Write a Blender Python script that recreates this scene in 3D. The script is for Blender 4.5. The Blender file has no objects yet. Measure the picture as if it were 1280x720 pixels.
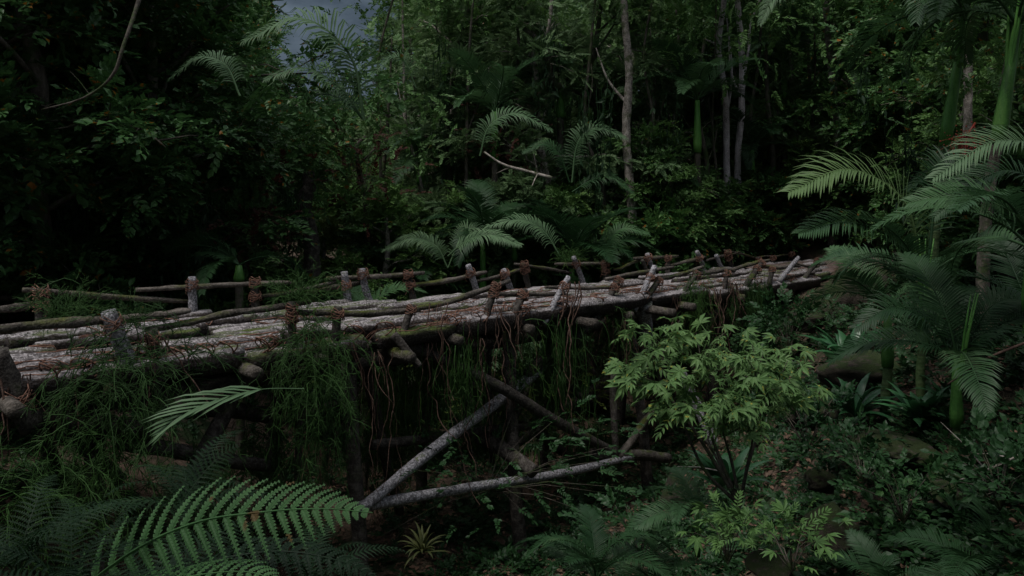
import bpy, math, random
import numpy as np
from mathutils import Vector, Matrix, noise

R = math.radians
random.seed(11)
rng = np.random.default_rng(11)
SC = bpy.context.scene
COL = SC.collection

# ------------------------------------------------------------------ camera geometry
EYE = np.array([0.0, 0.0, 2.0])
F = 1000.0            # focal length in photo pixels (1280 wide), horizon at y=260


def P(px, py, D):
    """point at depth D (metres along +Y) seen at photo pixel px,py"""
    return np.array([(px - 640) / F * D, D, EYE[2] - (py - 260) / F * D])


def PIX(p):
    return 640 + F * p[0] / p[1], 260 + F * (EYE[2] - p[2]) / p[1]


# bridge frame: local x along the bridge, y across (0 = near edge), z up (0 = deck top)
BA = math.atan2(0.690, 0.724)
BO = np.array([0.0, 15.56, 0.0])
BU = np.array([math.cos(BA), math.sin(BA), 0.0])
BV = np.array([-math.sin(BA), math.cos(BA), 0.0])


def B(px, py, v):
    """bridge-local point on the vertical plane y=v seen at pixel px,py"""
    d = P(px, py, 1.0) - EYE
    t = (v - np.dot(EYE - BO, BV)) / np.dot(d, BV)
    w = EYE + d * t - BO
    return np.array([np.dot(w, BU), v, w[2]])


def b2w(p):
    return BO + BU * p[0] + BV * p[1] + np.array([0, 0, p[2]])


def w2b(p):
    w = np.array(p) - BO
    return np.array([np.dot(w, BU), np.dot(w, BV), w[2]])


def sstep(a, b, x):
    t = min(1.0, max(0.0, (x - a) / (b - a)))
    return t * t * (3 - 2 * t)


def ground_z(x, y):
    s = x - 0.25 * (y - 10)
    right = 0.32 * sstep(0.2, 4.2, s) + 0.68 * sstep(2.6, 7.0, s)
    left = 0.55 * sstep(3.0, 8.5, -x) + 0.45 * sstep(8.0, 14.0, -x)
    bank = max(right, left)
    depth = 4.7 * (1 - 0.86 * sstep(21, 31, y))
    z = -depth * (1 - bank)
    z += 0.10 * max(0.0, s - 7) * (1 - sstep(20, 26, y))
    near = sstep(6.5, 3.4, y) * sstep(2.6, 0.3, x)
    z = z * (1 - near) + 0.25 * near
    z += 12.5 * sstep(48, 85, y) + 6 * sstep(85, 140, y)
    z += 7 * sstep(22, 60, abs(x)) * sstep(10, 40, y)
    n = noise.noise(Vector((x * 0.45, y * 0.45, 1.3))) * 0.28 + noise.noise(Vector((x * 1.4, y * 1.4, 5.1))) * 0.12
    q = w2b((x, y, 0))
    flat = sstep(9, 13, q[0]) * sstep(20.5, 18.5, q[0]) * sstep(-1.6, -0.2, q[1]) * sstep(5.5, 3.8, q[1])
    z += n
    z += 0.75 * sstep(17.5, 23, q[0]) * sstep(-5, -2, q[1]) * sstep(8, 4, q[1]) * (1 - sstep(32, 38, q[0]))
    z = z * (1 - flat) + (-0.42 + 0.35 * sstep(13.0, 17.0, q[0])) * flat
    return z


def GP(x, y, dz=0.0):
    return np.array([x, y, ground_z(x, y) + dz])


def clear(px, D):
    """push a plant back until it stands clear of the bridge and the start of the path"""
    while True:
        q = w2b(((px - 640) / F * D, D, 0))
        if -12 < q[0] < 20.5 and -0.9 < q[1] < 4.6: D += 0.2
        else: return D


def GPX(px, D, dz=0.0):
    D = clear(px, D)
    return GP((px - 640) / F * D, D, dz)


# ------------------------------------------------------------------ mesh helpers
class MB:
    def __init__(s):
        s.V, s.Q, s.T, s.n = [], [], [], 0
        s.mq, s.mt = [], []

    def add(s, V, Q=None, T=None, m=0):
        V = np.asarray(V, float).reshape(-1, 3)
        if Q is not None and len(Q):
            Q = np.asarray(Q, int).reshape(-1, 4)
            s.Q.append(Q + s.n); s.mq.append(np.full(len(Q), m))
        if T is not None and len(T):
            T = np.asarray(T, int).reshape(-1, 3)
            s.T.append(T + s.n); s.mt.append(np.full(len(T), m))
        s.V.append(V); s.n += len(V)

    def arrays(s):
        V = np.concatenate(s.V) if s.V else np.zeros((0, 3))
        Q = np.concatenate(s.Q) if s.Q else np.zeros((0, 4), int)
        T = np.concatenate(s.T) if s.T else np.zeros((0, 3), int)
        return V, Q, T

    def mesh(s, name, mats, smooth=True):
        V, Q, T = s.arrays()
        me = bpy.data.meshes.new(name)
        me.vertices.add(len(V)); me.vertices.foreach_set('co', V.astype(np.float32).ravel())
        nl = len(Q) * 4 + len(T) * 3
        me.loops.add(nl)
        me.loops.foreach_set('vertex_index', np.concatenate([Q.ravel(), T.ravel()]).astype(np.int32))
        me.polygons.add(len(Q) + len(T))
        st = np.concatenate([np.arange(len(Q)) * 4, len(Q) * 4 + np.arange(len(T)) * 3]).astype(np.int32)
        me.polygons.foreach_set('loop_start', st)
        mi = np.concatenate([np.concatenate(s.mq) if s.mq else np.zeros(0), np.concatenate(s.mt) if s.mt else np.zeros(0)]).astype(np.int32)
        me.polygons.foreach_set('material_index', mi)
        me.polygons.foreach_set('use_smooth', np.full(len(Q) + len(T), smooth))
        for m in (mats if isinstance(mats, (list, tuple)) else [mats]):
            me.materials.append(m)
        me.update(calc_edges=True)
        return me


def norm(v):
    v = np.asarray(v, float)
    return v / (np.linalg.norm(v, axis=-1, keepdims=True) + 1e-9)


def spline(pts, k=4):
    p = np.asarray(pts, float)
    if len(p) < 3:
        t = np.linspace(0, 1, k + 1)[:, None]
        return p[0] * (1 - t) + p[1] * t
    q = np.vstack([2 * p[0] - p[1], p, 2 * p[-1] - p[-2]])
    out = []
    for i in range(1, len(q) - 2):
        for j in range(k):
            t = j / k
            a, b, c, d = q[i - 1], q[i], q[i + 1], q[i + 2]
            out.append(0.5 * ((2 * b) + (c - a) * t + (2 * a - 5 * b + 4 * c - d) * t * t + (3 * b - a - 3 * c + d) * t ** 3))
    out.append(p[-1])
    return np.array(out)


def tube(mb, pts, rad, n=7, m=0, cap=True, rough=0.0, r=rng):
    p = np.asarray(pts, float); L = len(p)
    rad = np.interp(np.linspace(0, 1, L), np.linspace(0, 1, len(rad)), rad) if np.ndim(rad) else np.full(L, rad)
    t = norm(np.gradient(p, axis=0))
    x = np.cross(t[0], [0.13, 0.31, 0.94]); 
    if np.linalg.norm(x) < 0.1: x = np.cross(t[0], [1, 0, 0])
    x = norm(x)
    a = np.linspace(0, 2 * math.pi, n, endpoint=False)
    lobes = 1 + rough * 0.6 * r.normal(size=n)
    V = []
    for i in range(L):
        x = norm(x - t[i] * np.dot(x, t[i])); y = np.cross(t[i], x)
        rr = rad[i] * lobes * (1 + rough * 0.7 * r.normal(size=n))
        V.append(p[i] + np.cos(a)[:, None] * x * rr[:, None] + np.sin(a)[:, None] * y * rr[:, None])
    V = np.concatenate(V)
    Q = []
    for i in range(L - 1):
        for j in range(n):
            k = (j + 1) % n
            Q.append((i * n + j, i * n + k, (i + 1) * n + k, (i + 1) * n + j))
    T = []
    if cap:
        c0 = len(V); V = np.vstack([V, p[0], p[-1]])
        for j in range(n):
            k = (j + 1) % n
            T.append((c0, k, j)); T.append((c0 + 1, (L - 1) * n + j, (L - 1) * n + k))
    mb.add(V, Q, T, m)


def basis(d, up):
    d = norm(d); up = np.broadcast_to(np.asarray(up, float), d.shape)
    x = np.cross(d, up)
    bad = np.linalg.norm(x, axis=-1) < 1e-3
    if bad.any(): x[bad] = np.cross(d[bad], [1, 0.1, 0])
    x = norm(x); z = np.cross(x, d)
    return np.stack([x, d, z], axis=-1)


def stamp(mb, tm, M, T, S, m=0):
    V, Q, Tr = tm
    N = len(T); K = len(V)
    out = np.einsum('nij,kj->nki', M, V) * np.asarray(S)[:, None, None] + np.asarray(T)[:, None, :]
    off = (np.arange(N) * K)[:, None, None]
    mb.add(out.reshape(-1, 3), (Q[None] + off).reshape(-1, 4) if len(Q) else None, (Tr[None] + off).reshape(-1, 3) if len(Tr) else None, m)


def tmpl(mb): return mb.arrays()


# ------------------------------------------------------------------ materials
def newmat(name):
    m = bpy.data.materials.new(name); m.use_nodes = True
    nt = m.node_tree; nt.nodes.clear()
    out = nt.nodes.new('ShaderNodeOutputMaterial')
    return m, nt, out


def N(nt, t, **kw):
    n = nt.nodes.new(t)
    for k, v in kw.items():
        if k.startswith('i_'):
            n.inputs[k[2:].replace('_', ' ')].default_value = v
        else:
            setattr(n, k, v)
    return n


def ramp(nt, fac, stops):
    r = nt.nodes.new('ShaderNodeValToRGB')
    e = r.color_ramp.elements
    while len(e) > 1: e.remove(e[-1])
    e[0].position, e[0].color = stops[0][0], (*stops[0][1], 1)
    for p, c in stops[1:]:
        q = e.new(p); q.color = (*c, 1)
    nt.links.new(fac, r.inputs['Fac'])
    return r.outputs['Color']


def g(v): return (v, v, v)


def leafmat(name, c1, c2, c3=None, rough=0.5, trans=0.25, scale=6.0, spot=None, spec=0.22):
    m, nt, out = newmat(name); L = nt.links.new
    tc = N(nt, 'ShaderNodeTexCoord'); oi = N(nt, 'ShaderNodeObjectInfo')
    n1 = N(nt, 'ShaderNodeTexNoise', i_Scale=scale, i_Detail=2.0); L(tc.outputs['Object'], n1.inputs['Vector'])
    n2 = N(nt, 'ShaderNodeTexNoise', i_Scale=scale * 0.12, i_Detail=1.0); L(tc.outputs['Object'], n2.inputs['Vector'])
    mx = N(nt, 'ShaderNodeMath', operation='MULTIPLY_ADD'); L(n1.outputs['Fac'], mx.inputs[0]); mx.inputs[1].default_value = 0.55
    m2 = N(nt, 'ShaderNodeMath', operation='MULTIPLY'); L(n2.outputs['Fac'], m2.inputs[0]); m2.inputs[1].default_value = 0.3
    m3 = N(nt, 'ShaderNodeMath', operation='MULTIPLY_ADD'); L(oi.outputs['Random'], m3.inputs[0]); m3.inputs[1].default_value = 0.3; L(m2.outputs[0], m3.inputs[2])
    L(m3.outputs[0], mx.inputs[2])
    stops = [(0.30, c1), (0.72, c2)] + ([(0.86, c3)] if c3 else [])
    col = ramp(nt, mx.outputs[0], stops)
    if spot:
        n3 = N(nt, 'ShaderNodeTexNoise', i_Scale=spot[1], i_Detail=1.0); L(tc.outputs['Object'], n3.inputs['Vector'])
        f = ramp(nt, n3.outputs['Fac'], [(spot[2], g(0)), (spot[2] + 0.03, g(1))])
        mm = N(nt, 'ShaderNodeMixRGB'); L(f, mm.inputs[0]); L(col, mm.inputs[1]); mm.inputs[2].default_value = (*spot[0], 1)
        col = mm.outputs[0]
    b = N(nt, 'ShaderNodeBsdfPrincipled', i_Roughness=rough); b.inputs['Specular IOR Level'].default_value = spec
    L(col, b.inputs['Base Color'])
    t = N(nt, 'ShaderNodeBsdfTranslucent'); L(col, t.inputs['Color'])
    ms = N(nt, 'ShaderNodeMixShader'); ms.inputs[0].default_value = trans
    L(b.outputs[0], ms.inputs[1]); L(t.outputs[0], ms.inputs[2]); L(ms.outputs[0], out.inputs['Surface'])
    return m


def woodmat(name, c_dark, c_mid, c_light, scale=7.0, stretch=(1, 1, 1), moss=0.0, mosscol=(0.10, 0.13, 0.02), speck=0.5, bump=0.5, moss_scale=2.5, rough=0.85, mossup=True, tone=0.5, shade_z=None):
    m, nt, out = newmat(name); L = nt.links.new
    tc = N(nt, 'ShaderNodeTexCoord'); oi = N(nt, 'ShaderNodeObjectInfo')
    mp = N(nt, 'ShaderNodeMapping'); mp.inputs['Scale'].default_value = stretch
    L(tc.outputs['Object'], mp.inputs['Vector'])
    sh = N(nt, 'ShaderNodeVectorMath', operation='SCALE'); cmb = N(nt, 'ShaderNodeCombineXYZ')
    for i in range(3): L(oi.outputs['Random'], cmb.inputs[i])
    L(cmb.outputs[0], sh.inputs[0]); sh.inputs['Scale'].default_value = 37.0
    L(sh.outputs[0], mp.inputs['Location'])
    n1 = N(nt, 'ShaderNodeTexNoise', i_Scale=scale, i_Detail=6.0, i_Roughness=0.7); L(mp.outputs[0], n1.inputs['Vector'])
    col = ramp(nt, n1.outputs['Fac'], [(0.33, c_dark), (0.50, c_mid), (0.66, c_light)])
    vr = N(nt, 'ShaderNodeMath', operation='MULTIPLY_ADD'); L(oi.outputs['Random'], vr.inputs[0]); vr.inputs[1].default_value = tone; vr.inputs[2].default_value = 1.0 - tone * .6
    hs = N(nt, 'ShaderNodeHueSaturation'); L(vr.outputs[0], hs.inputs['Value']); L(col, hs.inputs['Color']); col = hs.outputs[0]
    if shade_z is not None:  # painted shade: log sides and gaps go dark below the top
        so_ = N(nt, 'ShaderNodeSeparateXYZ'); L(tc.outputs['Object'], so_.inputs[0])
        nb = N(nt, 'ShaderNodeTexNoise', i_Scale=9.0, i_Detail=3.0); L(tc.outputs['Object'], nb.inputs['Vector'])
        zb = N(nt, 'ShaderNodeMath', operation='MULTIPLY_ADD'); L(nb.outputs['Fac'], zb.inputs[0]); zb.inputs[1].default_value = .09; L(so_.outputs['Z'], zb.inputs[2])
        fb = ramp(nt, zb.outputs[0], [(shade_z, g(0)), (shade_z + .03, g(1))])
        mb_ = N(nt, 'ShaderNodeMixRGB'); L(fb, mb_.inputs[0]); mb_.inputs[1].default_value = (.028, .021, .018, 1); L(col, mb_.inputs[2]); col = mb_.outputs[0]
    # lichen specks
    n2 = N(nt, 'ShaderNodeTexNoise', i_Scale=28.0, i_Detail=3.0, i_Roughness=0.6); L(tc.outputs['Object'], n2.inputs['Vector'])
    f2 = ramp(nt, n2.outputs['Fac'], [(0.50, g(0)), (0.60, g(speck))])
    if shade_z is not None:
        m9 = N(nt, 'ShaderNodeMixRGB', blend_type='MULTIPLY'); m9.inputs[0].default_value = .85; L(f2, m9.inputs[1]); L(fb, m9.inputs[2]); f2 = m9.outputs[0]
    mx = N(nt, 'ShaderNodeMixRGB'); L(f2, mx.inputs[0]); L(col, mx.inputs[1]); mx.inputs[2].default_value = (*[min(1, c * 1.5) for c in c_light], 1)
    col = mx.outputs[0]
    if moss > 0:
        n3 = N(nt, 'ShaderNodeTexNoise', i_Scale=moss_scale, i_Detail=4.0, i_Roughness=0.65)
        L(mp.outputs[0] if stretch[0] < 0.7 else tc.outputs['Object'], n3.inputs['Vector'])
        f3 = ramp(nt, n3.outputs['Fac'], [(0.62 - 0.3 * moss, g(0)), (0.74 - 0.3 * moss, g(1))])
        if mossup:
            ge = N(nt, 'ShaderNodeNewGeometry'); sx = N(nt, 'ShaderNodeSeparateXYZ'); L(ge.outputs['Normal'], sx.inputs[0])
            up = ramp(nt, sx.outputs['Z'], [(0.0, g(0.15)), (0.6, g(1))])
            mu = N(nt, 'ShaderNodeMixRGB', blend_type='MULTIPLY'); mu.inputs[0].default_value = 1; L(f3, mu.inputs[1]); L(up, mu.inputs[2]); f3 = mu.outputs[0]
        n4 = N(nt, 'ShaderNodeTexNoise', i_Scale=40.0, i_Detail=2.0); L(tc.outputs['Object'], n4.inputs['Vector'])
        mc = ramp(nt, n4.outputs['Fac'], [(0.35, tuple(c * 0.45 for c in mosscol)), (0.65, mosscol)])
        m4 = N(nt, 'ShaderNodeMixRGB'); L(f3, m4.inputs[0]); L(col, m4.inputs[1]); L(mc, m4.inputs[2]); col = m4.outputs[0]
    b = N(nt, 'ShaderNodeBsdfPrincipled', i_Roughness=rough); b.inputs['Specular IOR Level'].default_value = 0.25
    L(col, b.inputs['Base Color'])
    bp = N(nt, 'ShaderNodeBump'); bp.inputs['Strength'].default_value = bump; bp.inputs['Distance'].default_value = 0.03
    ad = N(nt, 'ShaderNodeMath', operation='ADD'); L(n1.outputs['Fac'], ad.inputs[0]); L(n2.outputs['Fac'], ad.inputs[1])
    L(ad.outputs[0], bp.inputs['Height']); L(bp.outputs[0], b.inputs['Normal'])
    L(b.outputs[0], out.inputs['Surface'])
    return m


M = {}
M['leaf_dark'] = leafmat('leaf_dark', (0.025, 0.07, 0.022), (0.075, 0.17, 0.05), (0.12, 0.22, 0.06), rough=0.42, spot=((0.26, 0.11, 0.015), 4.5, 0.68))
M['leaf_mid'] = leafmat('leaf_mid', (0.05, 0.115, 0.035), (0.12, 0.23, 0.065), (0.19, 0.31, 0.085), rough=0.5, spot=((0.20, 0.13, 0.03), 2.6, 0.75))
M['leaf_pale'] = leafmat('leaf_pale', (0.08, 0.15, 0.065), (0.19, 0.29, 0.13), (0.28, 0.38, 0.19), rough=0.55)
M['leaf_olive'] = leafmat('leaf_olive', (0.05, 0.085, 0.02), (0.12, 0.17, 0.035), (0.18, 0.20, 0.05), rough=0.55)
M['leaf_shrub'] = leafmat('leaf_shrub', (0.07, 0.15, 0.045), (0.17, 0.29, 0.10), (0.30, 0.40, 0.15), rough=0.5, scale=9, trans=0.3, spot=((0.30, 0.30, 0.06), 14, 0.68))
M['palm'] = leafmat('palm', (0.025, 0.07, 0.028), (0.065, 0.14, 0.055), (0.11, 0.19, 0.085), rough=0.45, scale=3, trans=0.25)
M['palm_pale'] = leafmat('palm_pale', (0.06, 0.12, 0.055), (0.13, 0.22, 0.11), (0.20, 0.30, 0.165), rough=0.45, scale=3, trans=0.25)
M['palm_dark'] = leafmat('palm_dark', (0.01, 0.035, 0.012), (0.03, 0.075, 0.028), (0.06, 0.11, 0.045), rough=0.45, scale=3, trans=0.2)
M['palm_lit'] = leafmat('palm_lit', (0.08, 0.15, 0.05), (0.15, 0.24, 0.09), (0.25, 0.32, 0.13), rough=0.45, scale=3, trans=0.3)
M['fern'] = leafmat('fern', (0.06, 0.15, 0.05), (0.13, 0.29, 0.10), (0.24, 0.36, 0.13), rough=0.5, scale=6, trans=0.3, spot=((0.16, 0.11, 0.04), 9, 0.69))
M['fern_shaded'] = leafmat('fern_shaded', (0.006, 0.022, 0.008), (0.014, 0.042, 0.014), (0.028, 0.065, 0.022), rough=0.55, scale=5, trans=0.25)  # fern green darkened, so foreground shade sits in the colour
M['strap'] = leafmat('strap', (0.02, 0.08, 0.03), (0.05, 0.16, 0.06), (0.09, 0.22, 0.08), rough=0.35, scale=2.5, trans=0.2, spec=0.5)
M['wispy'] = leafmat('wispy', (0.012, 0.035, 0.01), (0.045, 0.11, 0.025), (0.11, 0.19, 0.04), rough=0.6, scale=4, trans=0.2)
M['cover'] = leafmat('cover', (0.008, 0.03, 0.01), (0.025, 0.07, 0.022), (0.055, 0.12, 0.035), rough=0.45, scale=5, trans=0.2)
M['shaft'] = woodmat('shaft', (0.03, 0.09, 0.02), (0.07, 0.20, 0.04), (0.12, 0.27, 0.06), scale=5, stretch=(1, 1, 0.08), speck=0.12, bump=0.25, rough=0.5)
M['deck'] = woodmat('deck', (0.028, 0.024, 0.024), (0.155, 0.14, 0.142), (0.37, 0.34, 0.35), scale=7.5, stretch=(0.16, 1.3, 1.3), tone=0.7, shade_z=0.085, moss=0.30, mosscol=(0.10, 0.13, 0.035), speck=0.6, bump=0.8, moss_scale=3)
M['lichen'] = woodmat('lichen', (0.045, 0.043, 0.046), (0.155, 0.15, 0.16), (0.33, 0.32, 0.345), scale=16, moss=0.12, speck=0.7, bump=0.6)
M['rail'] = woodmat('rail', (0.02, 0.017, 0.014), (0.07, 0.06, 0.05), (0.15, 0.13, 0.115), scale=8, stretch=(0.5, 1, 1), moss=0.42, mosscol=(0.085, 0.10, 0.02), speck=0.35, bump=0.9, moss_scale=1.8)
M['darkwood'] = woodmat('darkwood', (0.012, 0.01, 0.009), (0.04, 0.034, 0.03), (0.10, 0.09, 0.08), scale=9, moss=0.25, mosscol=(0.06, 0.08, 0.02), speck=0.25, bump=0.7)
M['bark'] = woodmat('bark', (0.02, 0.017, 0.014), (0.07, 0.06, 0.05), (0.14, 0.12, 0.10), scale=6, stretch=(1, 1, 0.35), moss=0.45, mosscol=(0.05, 0.08, 0.025), speck=0.2, mossup=False)
M['bark_pale'] = woodmat('bark_pale', (0.07, 0.06, 0.052), (0.24, 0.21, 0.185), (0.46, 0.41, 0.37), scale=7, stretch=(1, 1, 0.7), moss=0.35, mosscol=(0.09, 0.11, 0.05), speck=0.3, mossup=False)
M['bark_white'] = woodmat('bark_white', (0.20, 0.17, 0.175), (0.42, 0.37, 0.385), (0.62, 0.57, 0.59), scale=6, stretch=(1, 1, 0.4), speck=0.3)
M['ring_trunk'] = woodmat('ring_trunk', (0.03, 0.035, 0.018), (0.06, 0.11, 0.035), (0.13, 0.18, 0.08), scale=3.0, stretch=(0.3, 0.3, 5.0), speck=0.2, bump=0.4, moss=0.2, rough=.7)
M['rope'] = woodmat('rope', (0.06, 0.03, 0.02), (0.17, 0.085, 0.06), (0.27, 0.16, 0.12), scale=14, speck=0.0, bump=0.2)
M['root'] = woodmat('root', (0.025, 0.014, 0.01), (0.085, 0.05, 0.038), (0.17, 0.11, 0.085), scale=10, speck=0.1, bump=0.2)
M['rock'] = woodmat('rock', (0.015, 0.012, 0.01), (0.045, 0.036, 0.03), (0.10, 0.08, 0.065), scale=5, moss=0.85, mosscol=(0.035, 0.055, 0.015), speck=0.15, bump=1.0, moss_scale=3.0)
M['soil'] = woodmat('soil', (0.02, 0.014, 0.01), (0.07, 0.048, 0.035), (0.16, 0.11, 0.08), scale=2.3, moss=0.5, mosscol=(0.025, 0.045, 0.015), speck=0.25, bump=1.0, moss_scale=0.9, mossup=False)
M['path'] = woodmat('path', (0.05, 0.035, 0.03), (0.14, 0.10, 0.09), (0.26, 0.19, 0.17), scale=3.3, moss=0.15, mosscol=(0.04, 0.06, 0.02), speck=0.3, bump=1.0)
M['litter'] = leafmat('litter', (0.06, 0.035, 0.025), (0.20, 0.12, 0.08), (0.36, 0.23, 0.16), rough=0.7, scale=8, trans=0.05)
M['fruit'] = leafmat('fruit', (0.10, 0.015, 0.01), (0.22, 0.03, 0.02), (0.3, 0.06, 0.03), rough=0.4, scale=20, trans=0.0)
M['straw'] = leafmat('straw', (0.025, 0.035, 0.01), (0.06, 0.065, 0.018), (0.10, 0.085, 0.03), rough=0.6, scale=5)
M['red_leaf'] = leafmat('red_leaf', (0.02, 0.008, 0.006), (0.05, 0.016, 0.01), (0.09, 0.025, 0.015), rough=0.6, scale=5)


# ------------------------------------------------------------------ object helpers
def tag(o, label=None, cat=None, group=None, kind=None):
    if label: o['label'] = label
    if cat: o['category'] = cat
    if group: o['group'] = group
    if kind: o['kind'] = kind
    return o


def mk(name, me, parent=None, loc=None, M4=None):
    o = bpy.data.objects.new(name, me); COL.objects.link(o)
    if parent is not None: o.parent = parent
    if M4 is not None: o.matrix_basis = M4
    elif loc is not None: o.location = loc
    return o


def thing(name, label, cat, loc=(0, 0, 0), rz=0.0, group=None):
    o = bpy.data.objects.new(name, None); COL.objects.link(o)
    o.empty_display_size = 0.2
    o.location = loc; o.rotation_euler = (0, 0, rz)
    return tag(o, label, cat, group)


def dup(root, loc, rz, scale=1.0, label=None, group=None):
    kids = list(root.children)
    r = root.copy(); COL.objects.link(r)
    r.location = loc; r.rotation_euler = (0, 0, rz); r.scale = (scale,) * 3 if np.isscalar(scale) else scale
    if label: r['label'] = label
    if group: r['group'] = group
    for ch in kids:
        c = ch.copy(); COL.objects.link(c); c.parent = r
        for gch in ch.children:
            d = gch.copy(); COL.objects.link(d); d.parent = c
    return r


ORD = ['first', 'second', 'third', 'fourth', 'fifth', 'sixth', 'seventh', 'eighth', 'ninth', 'tenth', 'eleventh', 'twelfth', 'thirteenth',
       'fourteenth', 'fifteenth', 'sixteenth', 'seventeenth', 'eighteenth', 'nineteenth', 'twentieth', 'twenty-first', 'twenty-second',
       'twenty-third', 'twenty-fourth', 'twenty-fifth', 'twenty-sixth', 'twenty-seventh', 'twenty-eighth', 'twenty-ninth', 'thirtieth']
AUTO = {}


def auto(o, key, dy=0.0):
    AUTO.setdefault(key, []).append(o)
    return o


def finish_labels(key, text, group):
    """sort by place in the photo and give each its ordinal"""
    L = AUTO.get(key, [])
    L.sort(key=lambda o: o.location.x / max(o.location.y, 0.5))
    for i, o in enumerate(L):
        if len(L) == 1: w = text.replace('{n}', 'the only one')
        elif i < len(L) / 2: w = text.replace('{n}', ORD[i] + ' from the left')
        else:
            k = len(L) - 1 - i
            w = text.replace('{n}', (ORD[k] if k < len(ORD) else str(k)) + ' from the right')
        o['label'] = w.replace('first from the left', 'leftmost').replace('first from the right', 'rightmost') if True else w
        o['group'] = group


# fix "twenty-first from the left" after the simple replace above
def _fix():
    for o in bpy.data.objects:
        if 'label' in o.keys():
            o['label'] = o['label'].replace('twenty-leftmost', 'twenty-first from the left').replace('twenty-rightmost', 'twenty-first from the right')


# ------------------------------------------------------------------ leaf templates
def leaf2(w=0.3, fold=0.06, droop=-0.1):
    return (np.array([[0, 0, 0], [w, 0.42, fold], [0, 1, droop], [-w, 0.42, fold]]), np.zeros((0, 4), int), np.array([[0, 1, 2], [0, 2, 3]]))


def leaf4(w=0.2, fold=0.05, droop=-0.14):
    V = np.array([[0, 0, 0], [w * .8, .25, fold], [w, .58, fold], [0, 1, droop], [-w, .58, fold], [-w * .8, .25, fold], [0, .25, 0.01], [0, .6, -0.01]])
    Q = np.array([[1, 2, 7, 6], [6, 7, 4, 5]]); T = np.array([[0, 1, 6], [0, 6, 5], [2, 3, 7], [7, 3, 4]])
    return (V, Q, T)


LF2, LF2N, LF4, LF4N = leaf2(), leaf2(0.17), leaf4(0.26), leaf4(0.13)


def spray(n=14, leaf=LF2, ls=0.28, spread=0.9, seed=0, updir=0.25):
    """twig along +Y length 1 with alternate leaves"""
    r = np.random.default_rng(seed); mb = MB()
    t = np.linspace(0.12, 1.0, n)
    side = np.where(np.arange(n) % 2 == 0, 1, -1)
    bend = -0.25 * t ** 2
    T = np.stack([r.normal(0, .02, n), t, bend], 1)
    d = np.stack([side * spread * (1.1 - 0.75 * t), 0.35 + 0.8 * t, r.normal(updir - 0.3 * t, .25, n)], 1)
    up = np.stack([r.normal(0, .35, n), r.normal(0, .35, n), np.ones(n)], 1)
    stamp(mb, leaf, basis(d, up), T, ls * r.uniform(.7, 1.2, n))
    tp = [(0, 0, 0), (0, .5, -.06), (0, 1, -.25)]
    tube(mb, tp, [0.012, 0.005], n=3, cap=False)
    return mb.arrays()


def pinnate(n=9, ls=0.34, w=LF4N, seed=0):
    """compound leaf along +Y, length 1, paired leaflets and one at the tip"""
    r = np.random.default_rng(seed); mb = MB()
    T, d = [], []
    for i in range(n):
        t = 0.25 + 0.72 * i / (n - 1)
        for s in (-1, 1):
            T.append((0, t, -0.22 * t * t)); d.append((s * (1.0 - .5 * t), .55 + .3 * t, -.12 + r.normal(0, .12)))
    T.append((0, 1, -.22)); d.append((0, 1, -.4))
    up = np.stack([r.normal(0, .2, len(T)), r.normal(0, .2, len(T)), np.ones(len(T))], 1)
    sc = ls * (1 - 0.35 * np.abs(np.array([x[1] for x in T]) - 0.55)) * r.uniform(.85, 1.1, len(T))
    stamp(mb, w, basis(np.array(d), up), np.array(T), sc)
    tube(mb, [(0, 0, 0), (0, .5, -.055), (0, 1, -.22)], [0.011, 0.005], n=3, cap=False)
    return mb.arrays()


def palmate(n=7, seed=0, leaf=LF4N):
    """whorl of leaflets at the end of a stalk along +Y"""
    r = np.random.default_rng(seed); mb = MB()
    a = np.linspace(-1.9, 1.9, n) + r.normal(0, .08, n)
    d = np.stack([np.sin(a), np.cos(a), r.normal(-.25, .12, n)], 1)
    up = np.stack([r.normal(0, .15, n), r.normal(0, .15, n), np.ones(n)], 1)
    stamp(mb, leaf, basis(d, up), np.tile([0, .45, 0], (n, 1)), (0.42 + 0.22 * np.cos(a)) * r.uniform(.85, 1.1, n))
    tube(mb, [(0, 0, 0), (0, .45, 0)], [0.012, 0.008], n=3, cap=False)
    return mb.arrays()


SPRAYS = [spray(14, LF2, 0.27, seed=i) for i in range(3)]
SPRAYS_L = [spray(9, LF4, 0.36, seed=i + 5) for i in range(3)]
SPRAYS_F = [pinnate(8, 0.30, LF2N, seed=i) for i in range(3)]
SPRAYS_P = [palmate(7, seed=i) for i in range(3)] + [pinnate(5, .42, LF4N, seed=9)]


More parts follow.
